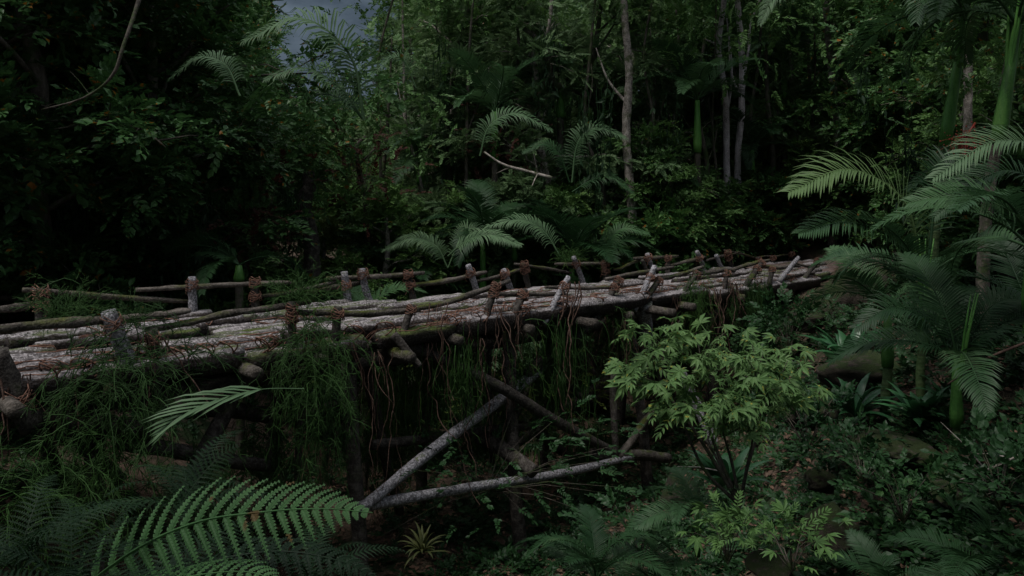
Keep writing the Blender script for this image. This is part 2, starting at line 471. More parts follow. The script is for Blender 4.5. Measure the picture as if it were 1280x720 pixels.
def tree_mesh(seed, H=12, h0=3.0, R0=4.0, tr=0.22, limbs=14, sub=6, sprays=5, kind=SPRAYS, ss=0.7, mat='leaf_mid', bark='bark', lean=0.3, clump=0.55, droop=0.1, top=0.8, thin=1.0):
    r = np.random.default_rng(seed)
    tm, cm = MB(), MB()
    tp = [np.array([0, 0, -0.6])]
    off = np.zeros(2); dr = r.normal(0, lean, 2)
    for i in range(1, 8):
        off = off + dr * 0.35 + r.normal(0, .16, 2) * (H / 12)
        tp.append(np.array([off[0], off[1], H * i / 7]))
    tp = spline(tp, 4)
    tube(tm, tp, [tr * 1.35, tr, tr * .9, tr * .75, tr * .5, tr * .2], n=9, rough=0.05, r=r)
    nodes, ndir = [], []
    for i in range(limbs):
        f = (i + r.uniform(0, 1)) / limbs
        z = h0 + (H - h0) * f
        k = int(np.clip(z / H * (len(tp) - 1), 0, len(tp) - 1)); p0 = tp[k]
        a = i * 2.4 + r.uniform(-.5, .5)
        rr = R0 * (0.55 + 0.45 * math.sin(math.pi * min(1, (f * 0.85 + .18)))) * r.uniform(.7, 1.15) * (1 - (1 - top) * f)
        el = 0.15 + 0.7 * f + r.normal(0, .12)
        d = np.array([math.cos(a), math.sin(a), el])
        pts = [p0]
        q = p0.copy()
        for j in range(4):
            d = norm(d + r.normal(0, .22, 3) + np.array([0, 0, 0.05 - droop * j]))
            q = q + d * rr / 4; pts.append(q)
        pts = spline(pts, 3)
        br = tr * 0.42 * (1 - f * .5)
        tube(tm, pts, [br, br * .6, br * .2], n=5, rough=0.05, cap=False, r=r)
        for j in range(sub):
            t = r.uniform(.3, 1.0); b0 = pts[int(t * (len(pts) - 1))]
            sd = norm(norm(b0 - p0) * .6 + r.normal(0, .75, 3) * np.array([1, 1, .55]) + [0, 0, .12])
            ln = rr * r.uniform(.22, .45)
            b1 = b0 + sd * ln * .5 + r.normal(0, .05, 3); b2 = b1 + norm(sd + [0, 0, -droop * 2]) * ln * .5
            tube(tm, [b0, b1, b2], [br * .3, br * .1], n=4, cap=False, r=r)
            for b in (b1, b2, (b1 + b2) / 2):
                if r.random() < thin:
                    nodes.append(b); ndir.append(sd)
    nodes = np.array(nodes); ndir = np.array(ndir)
    n = len(nodes)
    for v, sp in enumerate(kind):
        cnt = max(1, sprays // len(kind) + (1 if v < sprays % len(kind) else 0))
        idx = np.repeat(np.arange(n), cnt)
        T = nodes[idx] + r.normal(0, clump * .45, (len(idx), 3)) * np.array([1, 1, .6])
        d = norm(ndir[idx] * .7 + r.normal(0, .7, (len(idx), 3)) * np.array([1, 1, .5]) + [0, 0, -droop])
        up = np.stack([r.normal(0, .45, len(idx)), r.normal(0, .45, len(idx)), np.ones(len(idx))], 1)
        stamp(cm, sp, basis(d, up), T, ss * r.uniform(.65, 1.25, len(idx)))
    return (tm.mesh('trunk', M[bark]), cm.mesh('crown', M[mat], smooth=False))


def tree_thing(meshes, name='tree', label='', cat='tree', loc=(0, 0, 0), rz=0, s=1.0, group=None, crownmat=None):
    t = thing(name, label, cat, loc, rz, group); t.scale = (s,) * 3 if np.isscalar(s) else s
    a = mk('trunk', meshes[0], t); c = mk('crown', meshes[1], t)
    if crownmat: 
        c.material_slots[0].link = 'OBJECT'; c.material_slots[0].material = M[crownmat]
    return t


# ------------------------------------------------------------------ palm frond / fern / strap / wispy meshes
def frond_mesh(name, path, n=42, ll=0.26, lw=0.014, droop=0.5, mat='palm', seed=0, stalk=0.14, up=(0, 0, 1), fwd=0.55, rr=0.012, hang=None):
    r = np.random.default_rng(seed); mb = MB()
    pts = spline(path, 8); L = len(pts)
    tan = norm(np.gradient(pts, axis=0))
    tot = np.linalg.norm(np.diff(pts, axis=0), axis=1).sum()
    tube(mb, pts, [rr * tot, rr * .6 * tot, rr * .2 * tot], n=4, cap=False)
    up = np.asarray(up, float)
    hg = np.array([0, 0, -1.0]) if hang is None else np.asarray(hang, float)
    for i in range(n):
        t = stalk + (1 - stalk) * (i / (n - 1)) ** 0.95
        x = t * (L - 1); k = min(int(x), L - 2); f = x - k
        p = pts[k] * (1 - f) + pts[k + 1] * f; d = tan[k]
        side = norm(np.cross(d, up)); nn = norm(np.cross(side, d))
        s0 = (t - stalk) / (1 - stalk)
        ln = ll * tot * (0.45 + 0.55 * math.sin(math.pi * min(1, s0 * 0.85 + 0.13))) * (1 - .45 * s0 ** 3)
        for sg in (-1, 1):
            if r.random() < 0.04: continue
            dd = norm(side * sg * 1.0 + d * (fwd + .5 * s0) + nn * (0.30 + r.normal(0, .08)))
            q = p.copy(); w = lw * tot * r.uniform(.8, 1.15)
            seg = [q]; l = ln * r.uniform(.85, 1.1)
            for j in range(3):
                q = q + dd * l / 3; seg.append(q)
                dd = norm(dd + hg * droop * (.35 + .3 * j) * r.uniform(.7, 1.3))
            wd = norm(np.cross(norm(seg[1] - seg[0]), nn))
            ws = [w * .5, w, w * .8, 0.0]
            V, Q = [], []
            for j in range(4):
                V += [seg[j] + wd * ws[j] + nn * w * .3, seg[j] - wd * ws[j] + nn * w * .3, seg[j]]
            V = np.array(V)
            for j in range(3):
                a = j * 3
                Q += [(a, a + 3, a + 5, a + 2), (a + 2, a + 5, a + 4, a + 1)]
            mb.add(V, Q)
    return mb.mesh(name, M[mat])


def arc_path(e0, e1, n=6, power=1.0):
    """unit-length arc in the YZ plane from elevation e0 to e1 degrees"""
    p = np.zeros(3); out = [p.copy()]
    for i in range(n):
        e = R(e0 + (e1 - e0) * ((i + .5) / n) ** power)
        p = p + np.array([0, math.cos(e), math.sin(e)]) / n; out.append(p.copy())
    return out


def fern_mesh(name, path, n=24, pl=0.22, mat='fern', seed=0, up=(0, 0, 1), lobes=13, stalk=.12, droop=0.25, lobe_w=0.62, tipp=1.0, hang=(0, 0, -1.0)):
    r = np.random.default_rng(seed); mb = MB()
    pts = spline(path, 8); L = len(pts); tan = norm(np.gradient(pts, axis=0))
    tot = np.linalg.norm(np.diff(pts, axis=0), axis=1).sum()
    tube(mb, pts, [0.006 * tot, 0.003 * tot, .001 * tot], n=4, cap=False)
    lob = leaf2(0.36, 0.0, -0.03)
    Ms, Ts, Ss = [], [], []
    hang = np.asarray(hang, float)
    for i in range(n):
        t = stalk + (1 - stalk) * (i / n)
        x = t * (L - 1); k = min(int(x), L - 2); f = x - k
        p = pts[k] * (1 - f) + pts[k + 1] * f; d = tan[k]
        side = norm(np.cross(d, np.asarray(up, float))); nn = norm(np.cross(side, d))
        s0 = (t - stalk) / (1 - stalk)
        prof = (0.55 + 0.45 * math.sin(math.pi * min(1.0, s0 * .9 + .12))) * (1 - s0 ** 2.6 * .93)
        for sg in (-1, 1):
            ln = pl * tot * prof * r.uniform(.92, 1.06)
            dd = norm(side * sg + d * (.40 + .40 * s0) + nn * r.normal(.05, .05))
            m = max(4, int(lobes * (0.35 + .65 * prof))); q = p.copy(); step = ln / m
            strip = [q.copy()]
            for j in range(m):
                q = q + dd * step
                dd = norm(dd + hang * droop * 2.0 / m)
                strip.append(q.copy())
                wl = (tot * (1 - stalk) / n) * lobe_w * (1 - .45 * s0 ** 1.5) * (1 - .75 * (j / m) ** 1.5) * r.uniform(.9, 1.1)
                sd = norm(np.cross(dd, nn))
                for s2 in (-1, 1):
                    Ms.append(norm(sd * s2 + dd * .45)); Ts.append(q - dd * step * .5); Ss.append(wl * 1.05)
            # midrib
            hw = (tot * (1 - stalk) / n) * lobe_w * .42 * (1 - .45 * s0 ** 1.5)
            VV = []
            for j, c in enumerate(strip):
                ww = hw * (1 - .9 * (j / m) ** 1.4); VV += [c - norm(np.cross(dd, nn)) * ww + nn * ww * .2, c - nn * ww * .15, c + norm(np.cross(dd, nn)) * ww + nn * ww * .2]
            QQ = []
            for j in range(m): QQ += [(3 * j, 3 * j + 1, 3 * j + 4, 3 * j + 3), (3 * j + 1, 3 * j + 2, 3 * j + 5, 3 * j + 4)]
            mb.add(VV, QQ)
    Ms = np.array(Ms)
    stamp(mb, lob, basis(Ms, norm(np.asarray(up, float))), np.array(Ts), np.array(Ss))
    return mb.mesh(name, M[mat], smooth=False)


def strap_mesh(name, n=26, L=0.9, w=0.05, mat='strap', seed=0, el=(25, 80), curl=95, seg=7):
    r = np.random.default_rng(seed); mb = MB()
    for i in range(n):
        a = i * 2.399 + r.normal(0, .2); f = i / n
        e = R(el[0] + (el[1] - el[0]) * f + r.normal(0, 6)); cu = R(curl) * r.uniform(.5, 1.15)
        l = L * r.uniform(.7, 1.1); q = np.array([math.cos(a) * .03, math.sin(a) * .03, 0.0])
        tw = r.normal(0, .25)
        V, Q = [], []
        for j in range(seg + 1):
            t = j / seg
            ee = e - cu * t ** 1.6
            h = np.array([math.cos(a + tw * t), math.sin(a + tw * t), 0])
            d = h * math.cos(ee) + np.array([0, 0, math.sin(ee)])
            sd = np.array([-math.sin(a + tw * t), math.cos(a + tw * t), 0]); nn = np.cross(d, sd)
            ww = w * (0.35 + 1.1 * math.sin(math.pi * min(1, t * .75 + .12)) ) * (1 - t ** 4) + .001
            V += [q + sd * ww - nn * ww * .35, q, q - sd * ww - nn * ww * .35]
            q = q + d * l / seg
        for j in range(seg):
            b = j * 3; Q += [(b, b + 1, b + 4, b + 3), (b + 1, b + 2, b + 5, b + 4)]
        mb.add(V, Q)
    return mb.mesh(name, M[mat])


def wispy_mesh(name, n=60, L=1.0, seed=0, spread=1.0, hang=0.6, mat='wispy', up=0.5, wire=0.004, off=(0.25, 0.25, 0.1), forks=7):
    r = np.random.default_rng(seed); mb = MB()
    for i in range(n):
        p = r.normal(0, 1, 3) * np.array(off)
        d = norm(r.normal(0, 1, 3) * np.array([spread, spread, .5]) + [0, 0, up])
        l = L * r.uniform(.5, 1.15); pts = [p]; K = 7
        for j in range(K):
            d = norm(d + [0, 0, -hang * .38] + r.normal(0, .14, 3)); p = p + d * l / K; pts.append(p)
        pts = np.array(pts)
        tube(mb, pts, [wire * 1.3, wire * .5], n=3, cap=False, r=r)
        for k in range(forks):
            b = r.integers(2, K + 1); q = pts[b]; dd = norm(pts[b] - pts[b - 1]); ll = l * r.uniform(.12, .3)
            d2 = norm(dd + r.normal(0, .55, 3)); a = q + d2 * ll * .5; c = a + norm(d2 + [0, 0, -.3] + r.normal(0, .2, 3)) * ll * .5
            tube(mb, [q, a, c], [wire * .9, wire * .35], n=3, cap=False, r=r)
            for z in range(2):
                e = a + norm(d2 + r.normal(0, .6, 3)) * ll * .4
                tube(mb, [a, e], [wire * .6, wire * .3], n=3, cap=False, r=r)
    return mb.mesh(name, M[mat])


# ------------------------------------------------------------------ ground
def build_ground():
    xs = np.concatenate([np.linspace(-160, -26, 20, endpoint=False), np.linspace(-26, 26, 190), np.linspace(26, 160, 21)[1:]])
    ys = np.concatenate([np.linspace(-40, -2, 10, endpoint=False), np.linspace(-2, 42, 170), np.linspace(42, 190, 45)[1:]])
    V = np.array([(x, y, ground_z(x, y)) for y in ys for x in xs])
    nx, ny = len(xs), len(ys)
    i, j = np.meshgrid(np.arange(nx - 1), np.arange(ny - 1))
    a = (j * nx + i).ravel()
    mb = MB(); mb.add(V, np.stack([a, a + 1, a + nx + 1, a + nx], 1))
    tag(mk('ground', mb.mesh('ground', M['soil'])), 'dark leaf-strewn forest floor falling into the ravine', None, kind='structure')


build_ground()


def build_path():
    pts = spline([b2w((13.2, 2.2, 0)), b2w((16.0, 2.3, 0)), b2w((19.5, 1.7, 0)), b2w((23.5, 0.4, 0)), b2w((28, -1.5, 0))], 8)
    mb = MB(); V = []; W = 7
    t = norm(np.gradient(pts, axis=0))
    for i, p in enumerate(pts):
        s = np.array([-t[i][1], t[i][0], 0])
        for k in range(W):
            f = k / (W - 1) * 2 - 1
            w = 1.5 + .25 * math.sin(i * 1.3 + 2 * f)
            q = p + s * f * w
            z = max(ground_z(q[0], q[1]), -0.1) + 0.10 * (1 - f * f) + 0.02
            z = ground_z(q[0], q[1]) - 0.06 if abs(f) > .98 else z + 0.045 * noise.noise(Vector((q[0] * 2, q[1] * 2, 0)))
            V.append((q[0], q[1], z))
    n = len(pts); Q = [(i * W + k, i * W + k + 1, (i + 1) * W + k + 1, (i + 1) * W + k) for i in range(n - 1) for k in range(W - 1)]
    mb.add(V, Q)
    tag(mk('path', mb.mesh('path', M['path'])), 'bare brown dirt path leaving the far end of the bridge', None, kind='structure')


build_path()

# ------------------------------------------------------------------ the bridge
bridge = thing('log_bridge', 'old bridge of grey lichened logs with rough branch railings spanning the dark ravine', 'bridge', tuple(BO), BA)
rB = np.random.default_rng(5)
ROWS = 9
WID = 3.25
LOGS = []


def log_mesh(L, ry, rz, seed, flat=0.55):
    r = np.random.default_rng(seed); mb = MB(); n = 14; K = max(8, int(L / 0.16))
    V = []
    a = np.linspace(0, 2 * math.pi, n, endpoint=False)
    lob = 1 + r.normal(0, .05, n)
    bend = r.normal(0, .015); ph = r.uniform(0, 6)
    for i in range(K + 1):
        t = i / K; x = (t - .5) * L + (r.normal(0, .02, n) if i in (0, K) else 0)
        tp = 1 - 0.12 * (abs(2 * t - 1) ** 6)
        wob = 1 + .07 * math.sin(ph + t * L * 1.7) + r.normal(0, .045, n)
        y = np.cos(a) * ry * lob * wob * tp + bend * math.sin(math.pi * t) * 2
        z = np.sin(a) * rz * wob * tp
        z = np.where(z > 0, z * flat * (1 + .18 * np.sin(ph + x * 2.3) * np.cos(a * 2)), z) 
        z = z + r.normal(0, .012, n)
        V.append(np.stack([np.broadcast_to(x, (n,)), y, z], 1))
    V = np.concatenate(V); Q = []
    for i in range(K):
        for j in range(n):
            k = (j + 1) % n; Q.append((i * n + j, (i + 1) * n + j, (i + 1) * n + k, i * n + k))
    c = len(V); V = np.vstack([V, [-L / 2 - .01, 0, -.02], [L / 2 + .01, 0, -.02]]); T = []
    for j in range(n):
        k = (j + 1) % n; T += [(c, j, k), (c + 1, K * n + k, K * n + j)]
    mb.add(V, Q, T)
    return mb.mesh('deck_log', M['deck'])


for row in range(ROWS):
    v = 0.12 + (WID - 0.24) * row / (ROWS - 1)
    u = -10.6 + rB.uniform(-1.0, 0.5)
    uend = 13.6 + 5.4 * (row / (ROWS - 1)) ** 0.8
    k = 0
    while u < uend - 0.6:
        L = rB.uniform(1.6, 3.6) if row else rB.uniform(1.6, 3.2)
        L = min(L, uend + rB.uniform(-.1, .25) - u)
        ry = rB.uniform(.150, .195) * (1.0 if row else 1.05); rz = rB.uniform(.17, .21) * (1.25 if row == 0 else 1.0)
        flat = rB.uniform(.4, .6)
        top = rB.normal(0, .055) - (0.02 if row == 0 else 0)
        zc = top - rz * flat
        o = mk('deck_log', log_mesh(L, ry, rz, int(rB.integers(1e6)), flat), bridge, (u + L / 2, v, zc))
        o.rotation_euler = (rB.normal(0, .09), rB.normal(0, .012), rB.normal(0, .011))
        LOGS.append((u, u + L, v, ry, zc, rz * flat))
        u += L + rB.choice([.05, .1, .28]); k += 1


def deck_top(u, v):
    z = -0.25
    for (a, b, vc, ry, zc, h) in LOGS:
        if a <= u <= b and abs(v - vc) < ry:
            z = max(z, zc + h * math.sqrt(max(0, 1 - ((v - vc) / ry) ** 2)))
    return z


# ropes of red-brown vine laid and wound over the deck
for i in range(70):
    u0 = rB.uniform(-14, 13); v0 = rB.choice([rB.uniform(.05, .8), rB.uniform(.05, 3.1)]); L = rB.uniform(1.2, 3.4)
    mb = MB()
    for s in range(rB.integers(1, 4)):
        pts = []; vv = v0 + rB.normal(0, .07); ph = rB.uniform(0, 6); am = rB.uniform(.04, .15)
        for k in range(int(L / .07)):
            u = u0 + k * .07; v = vv + am * math.sin(ph + k * .33) + .04 * math.sin(ph * 2 + k * 1.1) + rB.normal(0, .008)
            pts.append((u, v, deck_top(u, max(0.0, min(3.2, v))) + .012 + abs(rB.normal(0, .008))))
        pts = np.array(pts); z = pts[:, 2].copy()
        for q in range(1, len(z) - 1): pts[q, 2] = max(z[q], .5 * (z[q - 1] + z[q + 1]))
        tube(mb, pts, .0085, n=4, cap=False, r=rB)
    mk('vine_rope', mb.mesh('vine_rope', M['rope']), bridge)

# loops of rope tied round the near edge log
for px in (42, 95, 215, 243, 280, 315, 335, 372, 445, 478, 560, 588, 655, 700, 745, 800, 870, 940, 985):
    u0 = B(px, 440, 0)[0]; mb = MB()
    for s in range(2):
        pts = []; uu = u0 + rB.normal(0, .08); rr = rB.uniform(.22, .25)
        for k in range(15):
            a = R(-20 + 250 * k / 14)
            pts.append((uu + .16 * math.sin(k * .5 + s) + .02 * k, .13 - math.cos(a - R(60)) * rr, -.13 + math.sin(a - R(60) + R(50)) * .21))
        tube(mb, spline(pts, 2), .012, n=4, cap=False, r=rB)
    mk('rope_loop', mb.mesh('rope_loop', M['rope']), bridge)


def coil(mb, c, ax, rad, turns=3.5, h=.10, wire=.0075, r=rB):
    ax = norm(ax); x = norm(np.cross(ax, [0.2, .9, .1])); y = np.cross(ax, x)
    K = int(turns * 10); pts = []
    for k in range(K + 1):
        a = 2 * math.pi * k / 10; rr = rad * (1.12 + .1 * math.sin(k * 1.7)) + wire
        pts.append(c + ax * (h * (k / K - .5) + .012 * math.sin(k * 2.3)) + (x * math.cos(a) + y * math.sin(a)) * rr)
    tube(mb, np.array(pts), wire, n=4, cap=False, r=r)
    e = pts[-1]
    tube(mb, [e, e + [r.normal(0, .04), r.normal(0, .03), -.06], e + [r.normal(0, .05), r.normal(0, .03), -.14]], wire * .8, n=3, cap=False, r=r)


def railpost(p0, p1, v, r, mat='darkwood', tie=None, vb=None, ext=0.35):
    """p0 top px, p1 base px; tie = px height(s) where rope is wound"""
    a = B(*p0, v); b = B(*p1, vb if vb is not None else v)
    d = norm(b - a); mb = MB()
    b2 = b + d * ext
    mid = (a + b2) / 2 + rB.normal(0, .012, 3)
    tube(mb, spline([a, (a + mid) / 2 + rB.normal(0, .006, 3), mid, (mid + b2) / 2, b2], 3), [r * .82, r * .9, r * .92, r * 1.0], n=9, rough=.08, r=rB)
    o = mk('post', mb.mesh('post', M[mat]), bridge)
    if tie:
        mr = MB()
        for f in (tie if isinstance(tie, (list, tuple)) else [tie]):
            c = a + (b - a) * f
            coil(mr, c, d, r * 1.05, turns=rB.uniform(3, 4.6), h=rB.uniform(.08, .15))
            coil(mr, c, norm(d + [.9, 0, .2]), r * 1.3, turns=1.6, h=.05)
            coil(mr, c, norm(d + [-.9, 0, .2]), r * 1.3, turns=1.5, h=.05)
        mk('lashing', mr.mesh('lashing', M['rope']), o)
    return o


FV, BVV = 0.06, 3.12
# near railing posts: top px, base px, radius, material, tie fractions
for (t, b, r, m, tie) in [
    ((-6, 440), (26, 505), .15, 'darkwood', .9), ((135, 389), (156, 440), .115, 'lichen', .3), ((190, 412), (194, 448), .085, 'darkwood', .35),
    ((365, 377), (365, 440), .075, 'darkwood', [.16, .32]), ((423, 383), (420, 418), .08, 'darkwood', .3), ((516, 381), (500, 425), .07, 'darkwood', .15),
    ((621, 353), (610, 391), .075, 'darkwood', [.15, .38]), ((656, 362), (646, 386), .085, 'darkwood', .3), ((711, 346), (689, 387), .075, 'lichen', .3),
    ((774, 350), (753, 385), .08, 'darkwood', [.05, .3]), ((819, 333), (800, 373), .075, 'lichen', .35), ((825, 349), (807, 374), .075, 'darkwood', .1),
    ((872, 341), (856, 365), .075, 'darkwood', .1), ((909, 340), (904, 360), .075, 'darkwood', .1), ((953, 328), (926, 366), .085, 'darkwood', [.05, .25]),
    ((966, 334), (962, 350), .07, 'darkwood', .2), ((998, 322), (980, 344), .08, 'lichen', None), ((1023, 325), (1008, 345), .075, 'darkwood', .1)]:
    railpost(t, b, FV, r, m, tie)
# far railing posts
for (t, b, r, m, tie) in [
    ((52, 361), (52, 404), .10, 'darkwood', [.1, .45]), ((240, 346), (241, 398), .085, 'lichen', .2), ((319, 351), (320, 390), .085, 'darkwood', [.05, .5]),
    ((430, 340), (437, 382), .085, 'lichen', .4), ((452, 336), (463, 378), .095, 'lichen', .15), ((510, 341), (517, 374), .085, 'darkwood', [.05, .45]),
    ((585, 331), (596, 364), .085, 'lichen', .3), ((629, 337), (638, 362), .09, 'lichen', .2), ((655, 329), (661, 358), .08, 'darkwood', [.05, .3]),
    ((717, 321), (728, 351), .085, 'lichen', .3), ((756, 328), (758, 349), .09, 'darkwood', [.1, .5]), ((803, 325), (809, 342), .07, 'darkwood', None),
    ((809, 317), (816, 340), .085, 'lichen', .2), ((835, 319), (835, 337), .08, 'darkwood', .2), ((871, 314), (879, 335), .085, 'lichen', .4),
    ((895, 319), (903, 335), .085, 'lichen', None), ((909, 314), (914, 334), .085, 'darkwood', [.1, .4]), ((947, 322), (951, 331), .08, 'darkwood', .3),
    ((966, 321), (966, 330), .08, 'darkwood', .2), ((989, 315), (991, 328), .08, 'darkwood', .2)]:
    railpost(t, b, BVV, r, m, tie, ext=.2)


def rail(pts, v, r, mat='rail', name='rail', rough=.07):
    vs = v if isinstance(v, (list, tuple)) else [v] * len(pts)
    q = [B(*p, w) for p, w in zip(pts, vs)]
    if len(q) == 2:
        q = [q[0], q[0] * .75 + q[1] * .25 + rB.normal(0, .034, 3), q[0] * .5 + q[1] * .5 + rB.normal(0, .034, 3), q[0] * .25 + q[1] * .75 + rB.normal(0, .034, 3), q[1]]
    mb = MB(); tube(mb, spline(q, 5), [r * .8, r, r * .93, r * 1.2, r * .95, r * 1.05, r * .7], n=8, rough=rough, r=rB)
    return mk(name, mb.mesh(name, M[mat]), bridge)


for (p, r) in [([(-40, 416), (40, 407), (120, 401), (150, 398)], .085), ([(150, 398), (200, 394), (238, 388)], .065), ([(182, 413), (240, 402), (284, 392), (330, 386), (388, 377)], .07),
               ([(370, 391), (400, 391), (430, 391)], .06), ([(395, 390), (460, 392), (525, 387)], .075), ([(514, 387), (560, 378), (600, 364), (638, 351)], .065),
               ([(612, 367), (655, 368), (706, 367)], .07), ([(682, 359), (730, 360), (780, 358)], .055), ([(757, 349), (800, 341), (842, 334)], .065),
               ([(820, 349), (850, 343), (880, 333)], .065), ([(875, 342), (918, 339)], .085), ([(913, 338), (935, 331), (962, 325)], .075),
               ([(950, 334), (1000, 333)], .07), ([(995, 329), (1024, 333)], .06)]:
    rail(p, 0.19, r * .74, rough=.13)
for (p, r) in [([(-30, 391), (20, 384), (62, 377)], .08), ([(28, 362), (80, 366), (140, 371), (240, 377)], .065), ([(170, 363), (240, 359), (300, 356), (370, 353)], .06),
               ([(322, 371), (370, 364), (420, 352)], .055), ([(408, 348), (470, 346), (530, 341)], .07), ([(382, 366), (420, 358), (456, 352)], .075),
               ([(510, 357), (560, 351), (608, 340)], .07), ([(588, 353), (625, 345), (660, 333)], .06), ([(643, 330), (680, 335), (714, 341)], .06),
               ([(694, 330), (730, 330), (772, 328)], .065), ([(766, 337), (803, 325)], .06), ([(792, 323), (820, 322), (848, 320)], .07),
               ([(838, 332), (862, 326), (882, 321)], .07), ([(882, 326), (900, 321), (925, 315)], .06), ([(905, 313), (930, 318), (950, 324)], .05), ([(945, 323), (992, 318)], .05)]:
    rail(p, 3.25, r * .74, rough=.13)

# under-deck: cross beams sticking out, stringers, trestle frames
for i, (px, py, ex) in enumerate([(20, 505, .5), (140, 478, .15), (322, 457, .45), (405, 445, .2), (515, 447, .5), (575, 420, .2), (665, 412, .15), (745, 405, .5), (790, 395, .2), (843, 383, .7), (868, 376, .4), (930, 362, .2), (985, 356, .3)]):
    p = B(px, py, -ex); q = np.array([p[0] - rB.uniform(-.15, .15), 3.4, -0.42]); z = min(p[2], -.38)
    mb = MB(); tube(mb, spline([[p[0], -ex, z], [p[0], 1.2, z + .03], q], 6), [.10, .11, .12], n=9, rough=.06, r=rB)
    mk('cross_beam', mb.mesh('cross_beam', M['rail']), bridge)
for v in (0.45, 1.6, 2.8):
    for (a, b) in ((-15, -4.5), (-5, 5), (4.5, 14.5)):
        mb = MB(); tube(mb, spline([[a, v, -.62], [(a + b) / 2, v + .1, -.66], [b, v, -.60]], 8), [.16, .15, .13], n=9, rough=.05, r=rB)
        mk('stringer', mb.mesh('stringer', M['darkwood']), bridge)


def member(a, b, va, vb, r, mat='darkwood', name='brace', rough=.06, bend=.04):
    p, q = B(*a, va), B(*b, vb)
    pts = [p, p * .7 + q * .3 + rB.normal(0, bend, 3), p * .35 + q * .65 + rB.normal(0, bend, 3), q]
    mb = MB(); tube(mb, spline(pts, 6), [r * 1.05, r, r * .95, r * .85], n=9, rough=rough, r=rB)
    return mk(name, mb.mesh(name, M[mat]), bridge)


# legs down to the ground
for u in (-11, -7.2, -3.4, 0.4, 3.8, 7.2, 10.2):
    for v in (0.35, 2.9):
        x = u + rB.normal(0, .2); dv = (-.5 if v < 1 else .5)
        w = b2w((x, v + dv, 0)); zg = ground_z(w[0], w[1]) - .3
        mb = MB(); tube(mb, spline([[x, v, -.35], [x + rB.normal(0, .08), v + dv * .5, zg * .5 - .2], [x + rB.normal(0, .1), v + dv, zg]], 6), [.13, .12, .14], n=9, rough=.06, r=rB)
        mk('leg', mb.mesh('leg', M['darkwood']), bridge)

member((497, 425), (792, 578), .35, -.3, .11, bend=.08)                  # long dark diagonal
member((690, 450), (452, 636), .6, -.35, .11, 'lichen')        # pale diagonal
member((448, 634), (806, 566), -.25, -.35, .085, 'lichen', bend=.08)      # pale lower log
member((740, 568), (836, 573), -.1, -.5, .13)
member((465, 556), (668, 533), .5, .7, .085)
member((600, 545), (668, 590), .9, -.6, .16)
member((770, 455), (770, 570), -.2, -.3, .085)
member((772, 572), (822, 508), -.3, -.1, .085, 'rail')
member((655, 470), (742, 398), .5, .2, .13)
member((806, 378), (808, 420), .1, .4, .17, 'lichen')
member((850, 465), (902, 570), .2, -.8, .13, 'lichen')
member((918, 372), (845, 440), .1, .5, .12)
member((-30, 520), (200, 538), .3, .1, .15)
member((150, 552), (335, 582), .3, .5, .11, 'darkwood')
member((170, 500), (335, 520), .9, 1.1, .15)
member((40, 470), (150, 600), .2, .3, .12)
member((300, 470), (230, 640), .5, .2, .12)
member((455, 440), (500, 640), .7, 1.2, .11)
member((540, 450), (530, 560), .6, .7, .09)
member((380, 520), (560, 470), 2.4, 2.8, .11)
member((560, 470), (760, 600), 3.0, 2.7, .13)
member((820, 430), (640, 560), 2.8, 2.6, .12)
member((700, 520), (980, 400), 2.9, 2.9, .12)
member((492, 418), (524, 458), -.15, -.4, .075, 'darkwood', 'brace', bend=0)

rS = np.random.default_rng(31)
for i in range(22):
    u = rS.uniform(-3.5, 10.5); v = rS.uniform(.3, 2.9); ln = rS.uniform(1.4, 3.6)
    a = np.array([u, v, -.5]); b = a + [rS.normal(0, 1.1), rS.normal(0, .5), -ln]
    mb = MB(); tube(mb, spline([a, (a + b) / 2 + rS.normal(0, .1, 3), b], 6), [.075, .06, .055], n=7, rough=.09, r=rS)
    mk('strut', mb.mesh('strut', M['darkwood']), bridge)
# ------------------------------------------------------------------ hanging vines and roots from the bridge
def vine(px, py, length, v=-.12, n=5, mat='root', spread=.12, wire=.011, label='', seed=0, name='hanging_vine', sway=.05):
    r = np.random.default_rng(seed); w = b2w(B(px, py, v)); mb = MB()
    for i in range(n):
        p = np.array([r.normal(0, spread), r.normal(0, spread * .6), 0]); pts = [p]; L = length * r.uniform(.2, 1.05); K = max(5, int(L / .13))
        d = np.array([r.normal(0, .12), r.normal(0, .1), -1])
        for k in range(K):
            d = norm(d * .8 + [r.normal(0, sway * 6), r.normal(0, sway * 5), -.38]); p = p + d * L / K; pts.append(p)
        q_ = wire * r.uniform(.35, 1.0); tube(mb, spline(pts, 2), [q_ * 1.3, q_, q_ * .6], n=4, cap=False, r=r)
    return tag(mk(name, mb.mesh(name, M[mat]), None, tuple(w)), label, 'vine', 'vines and roots hanging from the bridge')


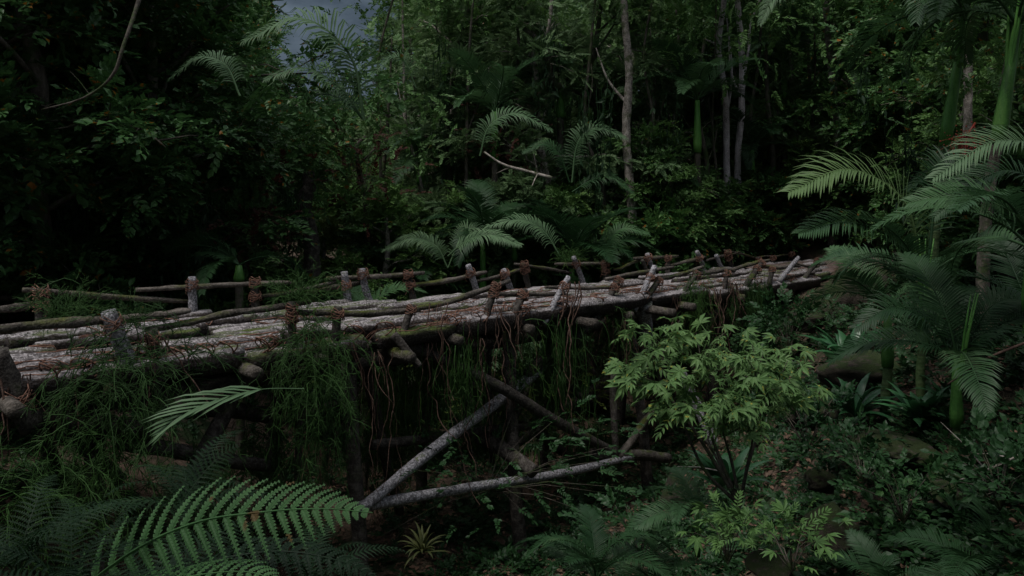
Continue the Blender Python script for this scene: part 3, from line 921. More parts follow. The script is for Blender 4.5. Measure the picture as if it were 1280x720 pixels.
for i, (px, py, L, n, wi, lab) in enumerate([
    (712, 352, 4.0, 6, .016, 'thick brown root bundle wrapped on the tall pale railing post and trailing far down'),
    (618, 385, 1.7, 8, .012, 'brown rootlets hanging under the middle post of the near railing'),
    (558, 378, 1.9, 6, .010, 'forked brown vine dangling from the near rail in mid span'),
    (470, 440, 2.6, 7, .012, 'brown vines hanging beside the jutting beam end'),
    (548, 430, 3.2, 6, .011, 'long red-brown vine tangle reaching the crossing of the braces'),
    (192, 420, 1.2, 8, .013, 'dark root tassel below the short tied post near the left'),
    (30, 470, 1.7, 5, .012, 'thin vines hanging at the left end of the deck'),
    (100, 470, 1.6, 4, .010, 'loose curling vine below the thick sawn post'),
    (845, 372, 1.9, 5, .016, 'looping grey-brown root below two leaning posts, right of the leafless gap'),
    (775, 400, 2.2, 5, .013, 'pair of brown roots hanging above the bright shrub'),
    (915, 355, 2.2, 12, .015, 'dense dark curtain of roots under the right part of the bridge'),
    (890, 362, 2.0, 12, .014, 'tangled brown roots beside the trailing green tuft at right'),
    (652, 388, 1.3, 7, .010, 'short reddish rope ends hanging left of the tall pale post'),
    (437, 425, 1.9, 4, .010, 'single thin vines under the round-topped tied post'),
    (590, 400, 2.9, 4, .009, 'thin pale vine strands left of the middle post')]):
    vine(px, py, L, n=n, wire=wi, label=lab, seed=40 + i)
for i, (px, L, n, lab) in enumerate([(540, 2.4, 16, 'fine root curtain between the first two mid-span posts'), (600, 3.0, 16, 'fine root curtain right of the diagonal brace top'), (668, 2.6, 18, 'root curtain left of the tall pale railing post'), (735, 2.8, 18, 'root curtain right of the tall pale railing post'),
                                     (765, 3.2, 14, 'long root curtain just left of the bright shrub'), (815, 1.6, 14, 'short root fringe above the bright shrub'), (965, 1.4, 14, 'root fringe close to the right end of the deck'), (455, 2.4, 14, 'root fringe left of the jutting beam end')]):
    vine(px, 420 if px < 640 else (395 if px < 800 else 365), L, v=rB.uniform(.1, 1.5), n=n, wire=.011, spread=.3, label=lab, seed=140 + i)
# root looped on the pale post
for i, (px, py, L, lab) in enumerate([(700, 470, 3.3, 'long green creeper strands hanging straight in front of the diagonal brace'), (735, 470, 2.6, 'short green creeper strands right of the long ones'),
                                      (665, 560, 1.6, 'mossy thread vines below the broken stub log'), (395, 560, 1.4, 'reddish-brown hanging twigs under the tall wispy plant')]):
    vine(px, py, L, v=-.3, n=6, mat='wispy' if i < 3 else 'root', wire=.009, label=lab, seed=70 + i, sway=.025)

# ------------------------------------------------------------------ wispy green plants hanging on the bridge
W1 = wispy_mesh('wisp_a', 110, 1.15, 1, hang=.75, up=.5, wire=.0062, off=(.32, .25, .28), forks=9)
W2 = wispy_mesh('wisp_b', 85, .95, 2, hang=1.0, up=.15, wire=.0062, off=(.25, .22, .35), forks=9)
W3 = wispy_mesh('wisp_c', 60, .8, 3, hang=.35, up=1.0, wire=.006, off=(.15, .12, .08), forks=8)
W4 = wispy_mesh('curtain', 170, 1.25, 4, hang=2.6, up=-.6, spread=.35, wire=.006, off=(.28, .2, .10), forks=4)


def wisp(me, px, py, v, s, lab, rz=0.0, name='hanging_plant'):
    o = mk(name, me, None, tuple(b2w(B(px, py, v)))); o.scale = (s, s, s) if np.isscalar(s) else s; o.rotation_euler = (0, 0, rz)
    return tag(o, lab, 'plant', 'wispy green plants growing on the bridge')


wisp(W1, 150, 462, -.35, (1.05, 1.0, 1.0), 'big feathery green plant hanging over the deck edge by the thick sawn post', .3)
wisp(W2, 120, 555, -.3, 1.15, 'dark feathery plant continuing below the sawn post clump', 1.2)
wisp(W1, 388, 440, -.35, (.9, .9, 1.05), 'tall drooping feathery plant below the rope-crossed post', 2.2)
wisp(W2, 400, 520, -.25, (.8, .8, 1.2), 'lower fringe of the feathery plants left of the beam end', .4)
wisp(W3, 165, 405, .3, .6, 'thin upright green sprigs sprouting round the sawn post top', 0)
wisp(W3, 372, 372, .1, .8, 'fine green sprig crowning the rope-crossed post', 1.3)
wisp(W3, 80, 395, 1.3, .8, 'sprawling sprig on the deck left of the sawn post', 2.1)
wisp(W2, 868, 370, -.2, (.7, .7, 1.0), 'olive green tuft trailing below the leaning posts at right', .8)
wisp(W4, 942, 358, -.1, (.85, .85, 1.15), 'straight green curtain hanging near the right end of the bridge', 0)
wisp(W2, 645, 430, .3, (.8, .8, 1.1), 'dim green tuft under the deck left of the root bundle', 3.)
wisp(W2, 680, 470, .8, (.9, .9, 1.2), 'dim green fringe in the shade behind the root bundle', 1.7)
wisp(W2, 590, 470, 1.2, .9, 'shaded green fringe above the crossing braces', .2)
wisp(W3, 710, 325, 3.4, .7, 'small green sprig on the far rail near the centre', .2)
wisp(W3, 600, 560, 1.4, 1.0, 'yellowish green sprigs on the brace crossing', .9)
wisp(W1, 30, 620, -.4, (1.0, 1.0, 1.0), 'dark wispy bush in the lower left corner under the deck', 4.)
wisp(W2, 255, 610, -.2, 1.0, 'dark wispy bush between the near ferns and the braces', 2.)
wisp(W2, 335, 560, .9, 1.1, 'shaded wispy plant under the left span', 5.)
wisp(W2, 475, 560, 1.6, 1.1, 'shaded wispy plant behind the pale diagonal log', 3.5)

for i, (px, py, v, k, sz, lab) in enumerate([(560, 425, .2, W4, 1.1, 'straight dim green curtain under the deck above the brace crossing'), (700, 400, .3, W4, 1.3, 'straight green curtain behind the long root bundle'), (770, 405, .2, W2, .9, 'dim fringe between the root bundle and the bright shrub'),
                                             (860, 385, .5, W4, 1.0, 'green curtain above the bright shrub'), (625, 520, 1.0, W2, .9, 'mossy tuft clinging to the crossing of the dark braces'), (745, 540, .8, W4, .9, 'dim strands above the pale lower log'), (500, 470, 1.0, W4, 1.2, 'dim strands left of the pale diagonal log'), (905, 375, .2, W1, .7, 'bushy tuft hanging between the two right root tangles')]):
    wisp(k, px, py, v, (sz * .9, sz * .9, sz), lab, i * 1.1)

# ------------------------------------------------------------------ trees
print('trees...')
TM = {
    'dark_a': tree_mesh(101, H=12, h0=1.6, R0=4.4, limbs=20, sub=7, sprays=6, ss=.62, mat='leaf_dark', bark='bark', droop=.14),
    'dark_b': tree_mesh(102, H=11, h0=1.2, R0=4.0, limbs=20, sub=7, sprays=6, kind=SPRAYS_L, ss=.55, mat='leaf_dark', bark='bark', droop=.12),
    'mid_a': tree_mesh(103, H=13, h0=1.5, R0=3.6, limbs=20, sub=6, sprays=6, ss=.6, mat='leaf_mid', bark='bark', thin=.85),
    'mid_b': tree_mesh(104, H=10, h0=1.5, R0=3.2, limbs=18, sub=6, sprays=5, kind=SPRAYS_L, ss=.55, mat='leaf_mid', bark='bark_pale', thin=.8),
    'pale_a': tree_mesh(105, H=13, h0=4.0, R0=3.6, limbs=17, sub=6, sprays=6, kind=SPRAYS_F, ss=.62, mat='leaf_pale', bark='bark_pale', clump=.4, thin=.8),
    'pale_b': tree_mesh(106, H=12, h0=3.0, R0=3.4, limbs=17, sub=6, sprays=6, kind=SPRAYS_F, ss=.60, mat='leaf_pale', bark='bark', clump=.4, thin=.75),
    'tall_a': tree_mesh(107, H=17, h0=8.0, R0=3.6, tr=.21, limbs=15, sub=6, sprays=6, kind=SPRAYS_F, ss=.6, mat='leaf_pale', bark='bark_pale', lean=.12),
    'tall_b': tree_mesh(108, H=16, h0=7.5, R0=3.4, tr=.19, limbs=15, sub=6, sprays=6, ss=.6, mat='leaf_mid', bark='bark_pale', lean=.15),
    'sparse': tree_mesh(109, H=9.5, h0=5.5, R0=1.6, tr=.10, limbs=9, sub=3, sprays=3, ss=.5, mat='leaf_dark', bark='bark', thin=.5, clump=.3),
    'bush_a': tree_mesh(110, H=3.2, h0=.2, R0=1.7, tr=.05, limbs=14, sub=5, sprays=5, ss=.42, mat='leaf_mid', bark='bark', clump=.3),
    'bush_b': tree_mesh(111, H=2.6, h0=.2, R0=1.6, tr=.05, limbs=14, sub=5, sprays=5, kind=SPRAYS_L, ss=.42, mat='leaf_dark', bark='bark', clump=.3),
    'bush_c': tree_mesh(112, H=3.4, h0=.3, R0=1.6, tr=.05, limbs=14, sub=5, sprays=4, kind=SPRAYS_F, ss=.5, mat='leaf_pale', bark='bark', clump=.3),
}
tr = np.random.default_rng(77)


def tree(key, px, D, s=1.0, name='broadleaf_tree', akey=None, label='', group=None, rz=None, cat='tree', mat=None, dz=0, sz=None):
    if 850 < px < 1100 and D < 34 and not key.startswith('bush') and name != 'young_tree': D += 5.5
    if 960 < px < 1095 and D < 43 and not key.startswith('bush') and name != 'young_tree': D = 40 + (D % 3); s *= 1.1
    sc = (s, s, s * (sz or 1.0))
    o = tree_thing(TM[key], name, label, cat, tuple(GPX(px, D, dz)), tr.uniform(0, 6.28) if rz is None else rz, sc, group, mat)
    if akey: auto(o, akey)
    return o


# big dark trees of the left bank, behind the bridge
for (k, px, D, s) in [('dark_a', -40, 19, 1.0), ('dark_b', 70, 17.5, .95), ('dark_a', 165, 20, 1.05), ('dark_b', 225, 21.5, .95), ('dark_a', 20, 25, 1.15), ('dark_b', 150, 27, 1.2), ('dark_a', 215, 29, 1.1), ('dark_b', -60, 30, 1.3), ('dark_a', 245, 27, .8), ('dark_b', -150, 16, 1.1)]:
    tree(k, px, D, s, 'dark_leaved_tree', 'darkleft')
# green trees left of centre
tree('mid_a', 340, 24, .46, akey='midleft'); tree('mid_b', 412, 25, .38, akey='midleft', mat='leaf_olive'); tree('mid_b', 475, 24, .60, akey='midleft'); tree('mid_a', 400, 31, .42, akey='midleft', mat='leaf_olive')
tree('sparse', 466, 30, .95, 'bare_branched_tree', label='thin tree of bare branches with few leaf tufts against the cloudy sky gap')
# pale feathery trees centre
for (k, px, D, s) in [('pale_a', 545, 31, 1.0), ('pale_b', 600, 35, 1.05), ('pale_a', 660, 33, .95), ('pale_b', 735, 31, .95), ('pale_a', 800, 36, 1.0), ('pale_b', 515, 38, .95), ('pale_b', 870, 33, .9), ('pale_a', 700, 28.5, .8), ('pale_b', 540, 28, .72), ('pale_a', 830, 29, .75)]:
    tree(k, px, D, s, 'feathery_tree', 'pale')
# forest on the right
for (k, px, D, s) in [('mid_a', 850, 41, 1.1), ('dark_a', 925, 37, 1.0), ('dark_b', 985, 33, .95), ('mid_a', 1035, 38, 1.05), ('dark_a', 1090, 34, 1.0), ('dark_b', 1150, 30, 1.0), ('dark_a', 1215, 27, 1.0), ('dark_b', 1290, 24, 1.0), ('mid_a', 1330, 30, 1.1), ('dark_a', 1120, 42, 1.2), ('dark_a', 1250, 40, 1.2)]:
    tree(k, px, D, s, 'broadleaf_tree', 'right')
for (k, px, D, s) in [('mid_b', 600, 31, .75), ('mid_a', 665, 37, .8), ('mid_b', 770, 31, .75), ('mid_a', 895, 32, .72), ('mid_b', 955, 31.5, .85), ('mid_a', 1010, 30, .68), ('dark_a', 870, 36, .9), ('mid_b', 1075, 30.5, .9), ('mid_a', 1130, 33, .8), ('mid_b', 1190, 24, .62)]:
    tree(k, px, D, s, 'broadleaf_tree', 'right')
for (k, px, D, s) in [('mid_a', 560, 25.4, .42), ('pale_b', 668, 25.8, .48), ('mid_b', 690, 26.2, .50), ('mid_a', 842, 25.8, .44), ('mid_b', 985, 33, .6), ('mid_a', 1125, 30, .45), ('mid_b', 820, 27.8, .62), ('pale_b', 960, 33, .6), ('bush_a', 890, 29.6, 1.2), ('bush_b', 940, 29.6, 1.2)]:
    tree(k, px, D, s, 'young_tree', 'young')
# second and third rows
for (k, px, D, s) in [('mid_a', 480, 46, .8), ('mid_a', 560, 47, 1.3), ('dark_a', 640, 46, 1.3), ('mid_a', 720, 48, 1.35), ('dark_b', 790, 46, 1.4), ('mid_a', 900, 50, 1.4), ('dark_a', 990, 48, 1.4), ('mid_a', 1080, 52, 1.5), ('dark_a', 1180, 52, 1.5), ('dark_b', 330, 48, .75), ('dark_a', 420, 50, .62),
                      ('dark_a', 230, 45, 1.3), ('dark_b', 100, 44, 1.4), ('dark_a', -20, 42, 1.4), ('dark_a', 1290, 48, 1.4)]:
    tree(k, px, D, s, 'broadleaf_tree', 'far')

# unseen trees added round the viewpoint to shade the foreground
for (k, x, y, sc_, lab) in [('dark_a', -5.5, -3.0, 1.0, 'added unseen broad dark tree shading the viewpoint from the left'), ('mid_a', 5.5, -2.5, 1.0, 'added unseen tall tree shading the viewpoint from the right'),
                             ('tall_a', 7.6, 6.0, 1.0, 'added unseen pale-trunked tree shading the right slope beside the viewpoint'),
                             ('tall_b', 1.0, -2.0, .95, 'added unseen shade tree straight behind the viewpoint'), ('tall_a', 10.5, 10.5, .95, 'added unseen shade tree right of the near palms, its crown above the view')]:
    tree_thing(TM[k], 'added_shade_tree', lab, 'tree', tuple(GP(x, y)), 1.0, sc_)

# tall pale trunks that can be told apart
def bare_trunk(pts, rad, mat, label, branches=(), crown=None, name='slender_tree', D=None):
    D = clear(pts[0][0], D)
    q = [P(x, y, D + dd) for (x, y, dd) in pts]; base = q[0].copy(); base[2] = ground_z(base[0], base[1]); q[0][2] = base[2] - .4
    t = thing(name, label, 'tree', tuple(base)); mb = MB()
    tube(mb, spline([p - base + tr.normal(0, .05, 3) * [1, 1, 0] for p in q], 12), rad, n=12, rough=.09, r=tr)
    for (bp, br) in branches:
        tube(mb, spline([P(x, y, D + dd) - base for (x, y, dd) in bp], 4), br, n=6, rough=.05, cap=False, r=tr)
    mk('trunk', mb.mesh('trunk', M[mat]), t)
    if crown:
        cm = MB(); c0 = q[-1] - base
        for j, sp in enumerate(crown[0]):
            n = crown[1]; nodes = c0 + tr.normal(0, 1, (n, 3)) * np.array([crown[2], crown[2], 1.2]) + [0, 0, .8]
            d = norm(tr.normal(0, .8, (n, 3)) + [0, 0, -.1]); up = np.stack([tr.normal(0, .4, n), tr.normal(0, .4, n), np.ones(n)], 1)
            stamp(cm, sp, basis(d, up), nodes, crown[3] * tr.uniform(.7, 1.2, n))
        mk('crown', cm.mesh('crown', M[crown[4]], smooth=False), t)
    return t


bare_trunk([(795, 330, 0), (790, 260, 0), (783, 170, 0), (786, 90, 0), (780, 0, 0), (785, -80, 0)], [.19, .15, .14, .12, .10], 'bark_pale', 'tall knobbly tree with a pale patched trunk at the centre right',
           [([(784, 130, 0), (760, 100, .2), (745, 60, .5)], [.06, .02])], (SPRAYS_F, 240, 2.2, .6, 'leaf_pale'), D=27)
bare_trunk([(908, 330, 0), (909, 200, 0), (906, 120, 0), (900, 60, 0), (905, 0, 0), (900, -60, 0)], [.12, .12, .11, .10, .08], 'bark_white', 'left of the two thin whitish twin trunks, forked near its top',
           [([(908, 150, 0), (915, 90, .2), (908, 20, .2)], [.05, .03]), ([(900, 58, 0), (888, 52, .1), (878, 48, .2)], [.04, .02])], (SPRAYS, 150, 1.8, .6, 'leaf_dark'), D=28)
bare_trunk([(929, 330, 0), (924, 210, 0), (929, 140, 0), (926, 60, 0), (925, 0, 0), (930, -60, 0)], [.13, .13, .12, .11, .09], 'bark_white', 'right of the two thin whitish twin trunks, with side stems',
           [([(927, 110, 0), (936, 60, .2), (938, 30, .2), (950, 0, .3)], [.06, .04]), ([(925, 120, 0), (914, 90, .2), (911, 40, .2)], [.05, .03])], (SPRAYS, 150, 1.8, .6, 'leaf_dark'), D=26.4)
bare_trunk([(1040, 310, 0), (1046, 240, 0), (1045, 160, 0), (1040, 90, 0), (1034, 20, 0), (1033, -60, 0)], [.18, .15, .14, .13, .10], 'bark_pale', 'single mottled pale trunk rising above the right end of the bridge',
           [([(1042, 120, 0), (1052, 70, .2), (1050, 30, .2)], [.04, .02])], (SPRAYS, 200, 2.2, .6, 'leaf_dark'), D=27.5)
bare_trunk([(382, 400, 0), (392, 320, 0), (383, 260, 0), (388, 235, 0), (383, 215, 0)], [.28, .22, .2, .16], 'darkwood', 'thick dark twisted trunk left of centre behind the bridge', [([(388, 260, 0), (365, 240, .2), (350, 225, .4)], [.1, .04])], (SPRAYS, 90, .9, .6, 'leaf_dark'), D=23)
bare_trunk([(322, 400, 0), (330, 330, 0), (340, 270, 0), (325, 235, 0)], [.22, .2, .15], 'darkwood', 'dark leaning trunk in the gloom above the left span', [], (SPRAYS, 90, .9, .6, 'leaf_dark'), D=24)
bare_trunk([(1262, 400, 0), (1262, 330, 0), (1266, 240, 0), (1258, 150, 0), (1262, 60, 0)], [.12, .11, .1], 'bark_pale', 'slim grey trunk close to the right edge', [], (SPRAYS, 120, 1.6, .6, 'leaf_dark'), D=17)
bare_trunk([(1205, 420, 0), (1213, 330, 0), (1208, 240, 0), (1212, 120, 0), (1205, 0, 0)], [.13, .11, .1], 'bark_pale', 'slim pale trunk behind the right palms', [], (SPRAYS, 100, 1.6, .6, 'leaf_dark'), D=20)
for i, (px, D, r_, lab) in enumerate([(452, 25, .09, 'crooked thin trunk just right of the dark twisted trunk'), (566, 33, .10, 'thin grey trunk left of the central palms'), (873, 29, .10, 'thin brown trunk left of the whitish twins'),
                                      (960, 32, .12, 'dim brown trunk right of the whitish twins'), (1003, 35, .12, 'dim trunk left of the single mottled trunk'), (690, 34, .12, 'thin straight trunk behind the central palm'),
                                      (100, 22, .16, 'dark trunk in the left thicket, nearer the edge'), (205, 23, .15, 'dark trunk in the middle of the left thicket'), (1105, 26, .11, 'thin trunk behind the arching palm frond')]):
    w = tr.normal(0, 6, 6)
    bare_trunk([(px + w[0], 345, 0), (px + w[1], 280, 0), (px + w[2], 210, 0), (px + w[3], 185 if px == 452 else 130, 0), (px + w[4], 170 if px == 452 else 50, 0)], [r_ * 1.2, r_, r_ * .8, r_ * .5], 'bark', lab, [([(px + w[2], 210, 0), (px + 20, 180, .3), (px + 24, 150, .5)], [r_ * .4, r_ * .15])], (SPRAYS, 90, 1.5, .55, 'leaf_mid'), D=D)

for i in range(16):
    px = [478, 508, 585, 640, 668, 742, 812, 842, 893, 948, 985, 1018, 1068, 1128, 1160, 1235][i]; D = tr.uniform(25, 33); w = tr.normal(0, 7, 5); r_ = tr.uniform(.045, .085)
    t_ = bare_trunk([(px, 345, 0), (px + w[0], 250, 0), (px + w[1], 160, 0), (px + w[2], 70, 0), (px + w[3], -20, 0)], [r_ * 1.2, r_, r_ * .8, r_ * .6], ['bark', 'bark_pale', 'bark'][i % 3], 'x', [([(px + w[1], 160, 0), (px + w[4] * 3, 110, .3), (px + w[4] * 4, 80, .5)], [r_ * .5, r_ * .2])], (SPRAYS, 60, 1.3, .5, 'leaf_mid'), D=D)
    auto(t_, 'thin')

# bare branches
def branch(pts, rad, mat, label, D, name='bare_branch', twigs=3, kink=.0):
    q = np.array([P(x, y, D + d) for (x, y, d) in pts]); base = q[0].copy(); mb = MB(); sp = spline(q - base, 6)
    tube(mb, sp, rad, n=7, rough=.07, r=tr)
    for i in range(twigs):
        a = sp[tr.integers(len(sp) // 3, len(sp))]; d = norm(tr.normal(0, 1, 3))
        tube(mb, [a, a + d * .3 + [0, 0, .05], a + d * .6 + [0, 0, .05]], [rad[-1] * .6, rad[-1] * .2], n=4, cap=False, r=tr)
    return tag(mk(name, mb.mesh(name, M[mat]), None, tuple(base)), label, 'branch')


branch([(190, -60, .8), (172, 5, .3), (155, 55, 0), (140, 95, 0), (105, 122, .1), (52, 137, .2)], [.04, .035, .03, .026, .018, .008], 'bark', 'bare curved branch hooking through the upper left leaves', 13.5)
branch([(605, 190, 0), (628, 205, 0), (655, 213, 0), (690, 222, 0)], [.03, .05, .05], 'bark_pale', 'pale curved bare branch in front of the central palms', 24)
branch([(655, 35, 0), (680, 60, 0), (690, 100, .2), (700, 110, .3)], [.09, .12, .16], 'bark', 'thick dark broken limb high above the central palms', 28)
branch([(690, -10, 0), (688, 20, 0), (683, 45, 0)], [.07, .06, .04], 'bark_pale', 'short upright pale limb at the top centre', 27)
branch([(895, 280, 0), (960, 262, 0), (1000, 275, 0), (1015, 300, 0)], [.08, .14, .12, .1], 'bark', 'arched mossy limb lying behind the right part of the bridge', 31)
branch([(860, 268, 0), (880, 275, 0), (900, 290, 0), (915, 280, 0)], [.05, .05, .03], 'root', 'curly brown root by the foot of the whitish twins', 28.5)

# far wood: unbroken mass of leaves behind the last trees that can be told apart
def far_wood():
    mb = MB(); n = 15000; r = np.random.default_rng(9)
    y = r.uniform(54, 70, n); a = r.uniform(-.85, .85, n); x = a * y
    h = r.uniform(0, 1, n) ** .8 * 17
    gap = (a > -.30) & (a < -.13)
    h = np.where(gap, h * .34, h)
    z = np.array([ground_z(p, q) for p, q in zip(x, y)]) + h
    z += 1.5 * np.sin(x * .45) * np.cos(y * .5)
    lim = 2 + .135 * y
    z = np.where(gap, np.minimum(z, lim - r.uniform(0, 6, n)), z)
    d = norm(r.normal(0, .8, (n, 3))); up = np.stack([r.normal(0, .4, n), r.normal(0, .4, n) - .3, np.ones(n)], 1)
    stamp(mb, spray(8, LF2, .42, seed=33), basis(d, up), np.stack([x, y, z], 1), r.uniform(1.0, 2.1, n))
    tag(mk('far_wood', mb.mesh('far_wood', M['leaf_dark'], smooth=False)), 'unbroken dark green wood closing the view behind the trees', 'wood', kind='stuff')


far_wood()

# ------------------------------------------------------------------ palms
print('palms...')
FR = {}
for mat in ('palm', 'palm_pale', 'palm_dark', 'palm_lit'):
    FR[mat] = [frond_mesh('frond', arc_path(*e), n=46, ll=l, lw=.0085, droop=dr, mat=mat, seed=i * 3 + 1) for i, (e, l, dr) in enumerate([((82, 10), .27, .35), ((65, -25), .27, .5), ((45, -45), .25, .6), ((80, -60), .25, .7)])]


def lathe_tube(H, r0, r1, seed, rings=True, mat='bark', lean=(0, 0)):
    r = np.random.default_rng(seed); K = max(10, int(H / .12)); pts, rad = [], []
    for i in range(K + 1):
        t = i / K; pts.append((lean[0] * t * t + .02 * math.sin(t * 5 + seed), lean[1] * t * t, H * t - (.3 if i == 0 else 0)))
        rad.append((r0 + (r1 - r0) * t) * (1 + (.06 if (rings and i % 3 == 0) else 0)))
    mb = MB(); tube(mb, pts, rad, n=10, rough=.01, r=r)
    return mb.mesh('trunk', M[mat]), np.array(pts[-1])


def palm(px, D, H, L, nf=11, mat='palm', r=.07, shaft=.9, label='', seed=0, lean=(0, 0), elev=(75, 5), group=None, trunk='bark', azs=None, base=None, name='palm', stalks=0):
    q = np.random.default_rng(seed); b = GPX(px, D) if base is None else base
    t = thing(name, label, 'palm', tuple(b), 0, group)
    top = np.array([0, 0, 0.0])
    if H > .05:
        me, top = lathe_tube(H, r * 1.2, r, seed, mat=trunk, lean=lean); mk('trunk', me, t)
    if shaft:
        mb = MB(); d = norm(np.array([lean[0] * 2, lean[1] * 2, H + .5]))
        tube(mb, [top - d * .05, top + d * shaft * .15, top + d * shaft * .5, top + d * shaft], [r * 1.3, r * 1.45, r * 1.1, r * .75], n=10, r=q)
        mk('crownshaft', mb.mesh('crownshaft', M['shaft']), t)
        for s in range(stalks):
            mb = MB(); a = q.uniform(0, 6.28); o = np.array([math.cos(a), math.sin(a), 0]) * r * .6
            p1 = top + d * shaft * .6 + o; tube(mb, [top + d * shaft * .2 + o * .8, p1, p1 + d * shaft * .8 + o * 3, p1 + d * shaft * 1.4 + o * 6], [r * .35, r * .3, r * .12], n=6, r=q)
            mk('leaf_stalk', mb.mesh('leaf_stalk', M['shaft']), t)
        top = top + d * shaft
    for i in range(nf):
        f = i / nf; az = (i * 2.399 + q.normal(0, .2)) if azs is None else azs[i % len(azs)] + q.normal(0, .06)
        e = elev[0] + (elev[1] - elev[0]) * f
        k = 0 if e > 60 else (1 if e > 35 else 2)
        if q.random() < .2: k = 3
        me = FR[mat][k]
        tilt = (e - [76, 56, 30, 70][k]) * .6 + q.normal(0, 5)
        s = L * q.uniform(.82, 1.1)
        M4 = Matrix.Translation(Vector(top)) @ Matrix.Rotation(az, 4, 'Z') @ Matrix.Rotation(R(tilt), 4, 'X') @ Matrix.Rotation(q.normal(0, .25), 4, 'Y') @ Matrix.Scale(s, 4)
        mk('frond', me, t, M4=M4)
    return t


CG = 'palms standing behind the bridge'
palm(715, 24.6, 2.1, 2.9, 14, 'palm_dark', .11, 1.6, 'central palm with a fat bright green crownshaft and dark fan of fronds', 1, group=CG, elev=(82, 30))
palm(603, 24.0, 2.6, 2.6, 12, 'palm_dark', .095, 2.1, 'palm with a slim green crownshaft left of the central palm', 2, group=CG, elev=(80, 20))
palm(642, 24.5, 4.0, 2.6, 9, 'palm', .07, .5, 'palm whose arching top frond stands above the pale bare branch', 3, group=CG, elev=(60, 0))
palm(618, 26.8, 5.9, 2.8, 12, 'palm', .11, 1.6, 'tall palm with a green crownshaft high above the centre left', 4, group=CG, elev=(75, 10))
palm(872, 26.5, 4.8, 2.8, 12, 'palm', .11, 1.8, 'tall dark palm left of the whitish twin trunks', 5, group=CG, elev=(75, 10))
palm(750, 23.5, 1.7, 2.4, 11, 'palm', .07, .5, 'low palm right of the central palm, beside the pale patched trunk', 6, group=CG, elev=(70, 0))
palm(560, 23.6, 1.6, 2.4, 12, 'palm', .07, .5, 'low spreading palm left of the centre with lit fronds', 7, group=CG, elev=(70, 0))
palm(625, 22.6, 1.7, 2.3, 10, 'palm_pale', .06, .4, 'low pale palm whose frond fans out over the far rail', 8, group=CG, elev=(55, -5))
palm(670, 22.3, 1.7, 2.2, 9, 'palm', .06, .4, 'low palm directly behind the middle of the far rail', 9, group=CG, elev=(60, 0))
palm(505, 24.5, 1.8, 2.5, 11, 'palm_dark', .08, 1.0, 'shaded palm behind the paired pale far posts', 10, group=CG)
palm(455, 18.5, 3.6, 2.0, 7, 'palm', .09, .5, 'grey-green feathered palm leaning beside the sky gap', 11, group=CG, azs=[-1.3, .6, 2.7, -2.6, .1, -.8, 3.1], elev=(50, -10))
palm(300, 16.5, 3.9, 1.5, 5, 'palm_dark', .08, .3, 'palm with a single pale drooping frond in the dark left leaves', 12, group=CG, azs=[1.6, 1.9, 1.2, -1.6, 3.0, .2, 2.3], elev=(50, -10))
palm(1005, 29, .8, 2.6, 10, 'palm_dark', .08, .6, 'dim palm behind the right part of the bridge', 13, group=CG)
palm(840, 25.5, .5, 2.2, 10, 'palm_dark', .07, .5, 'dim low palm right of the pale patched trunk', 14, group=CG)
palm(700, 29, 6.3, 2.8, 10, 'palm', .12, 1.0, 'tall palm lost in the high leaves of the centre', 15, group=CG)
palm(525, 28.5, 4.2, 2.6, 10, 'palm', .10, .8, 'palm in the pale foliage right of the sky gap', 16, group=CG)
palm(760, 33, 5.8, 3.0, 11, 'palm_dark', .12, 1.2, 'dark palm high behind the pale patched trunk', 17, group=CG)
palm(980, 30, 6.3, 3.0, 11, 'palm', .12, 1.4, 'palm whose fronds hang in at the top right of centre', 18, group=CG)

def xfront(t, D, pts, mat='palm', n=40, ll=.26, lw=.008, droop=.6, up=(0, -.5, .85), seed=0):
    q = np.array([P(x, y, D + dd) for (x, y, dd) in pts]); inv = np.array(t.location)
    mk('frond', frond_mesh('frond', q - inv, n=n, ll=ll, lw=lw, droop=droop, mat=mat, seed=seed, up=up), t)


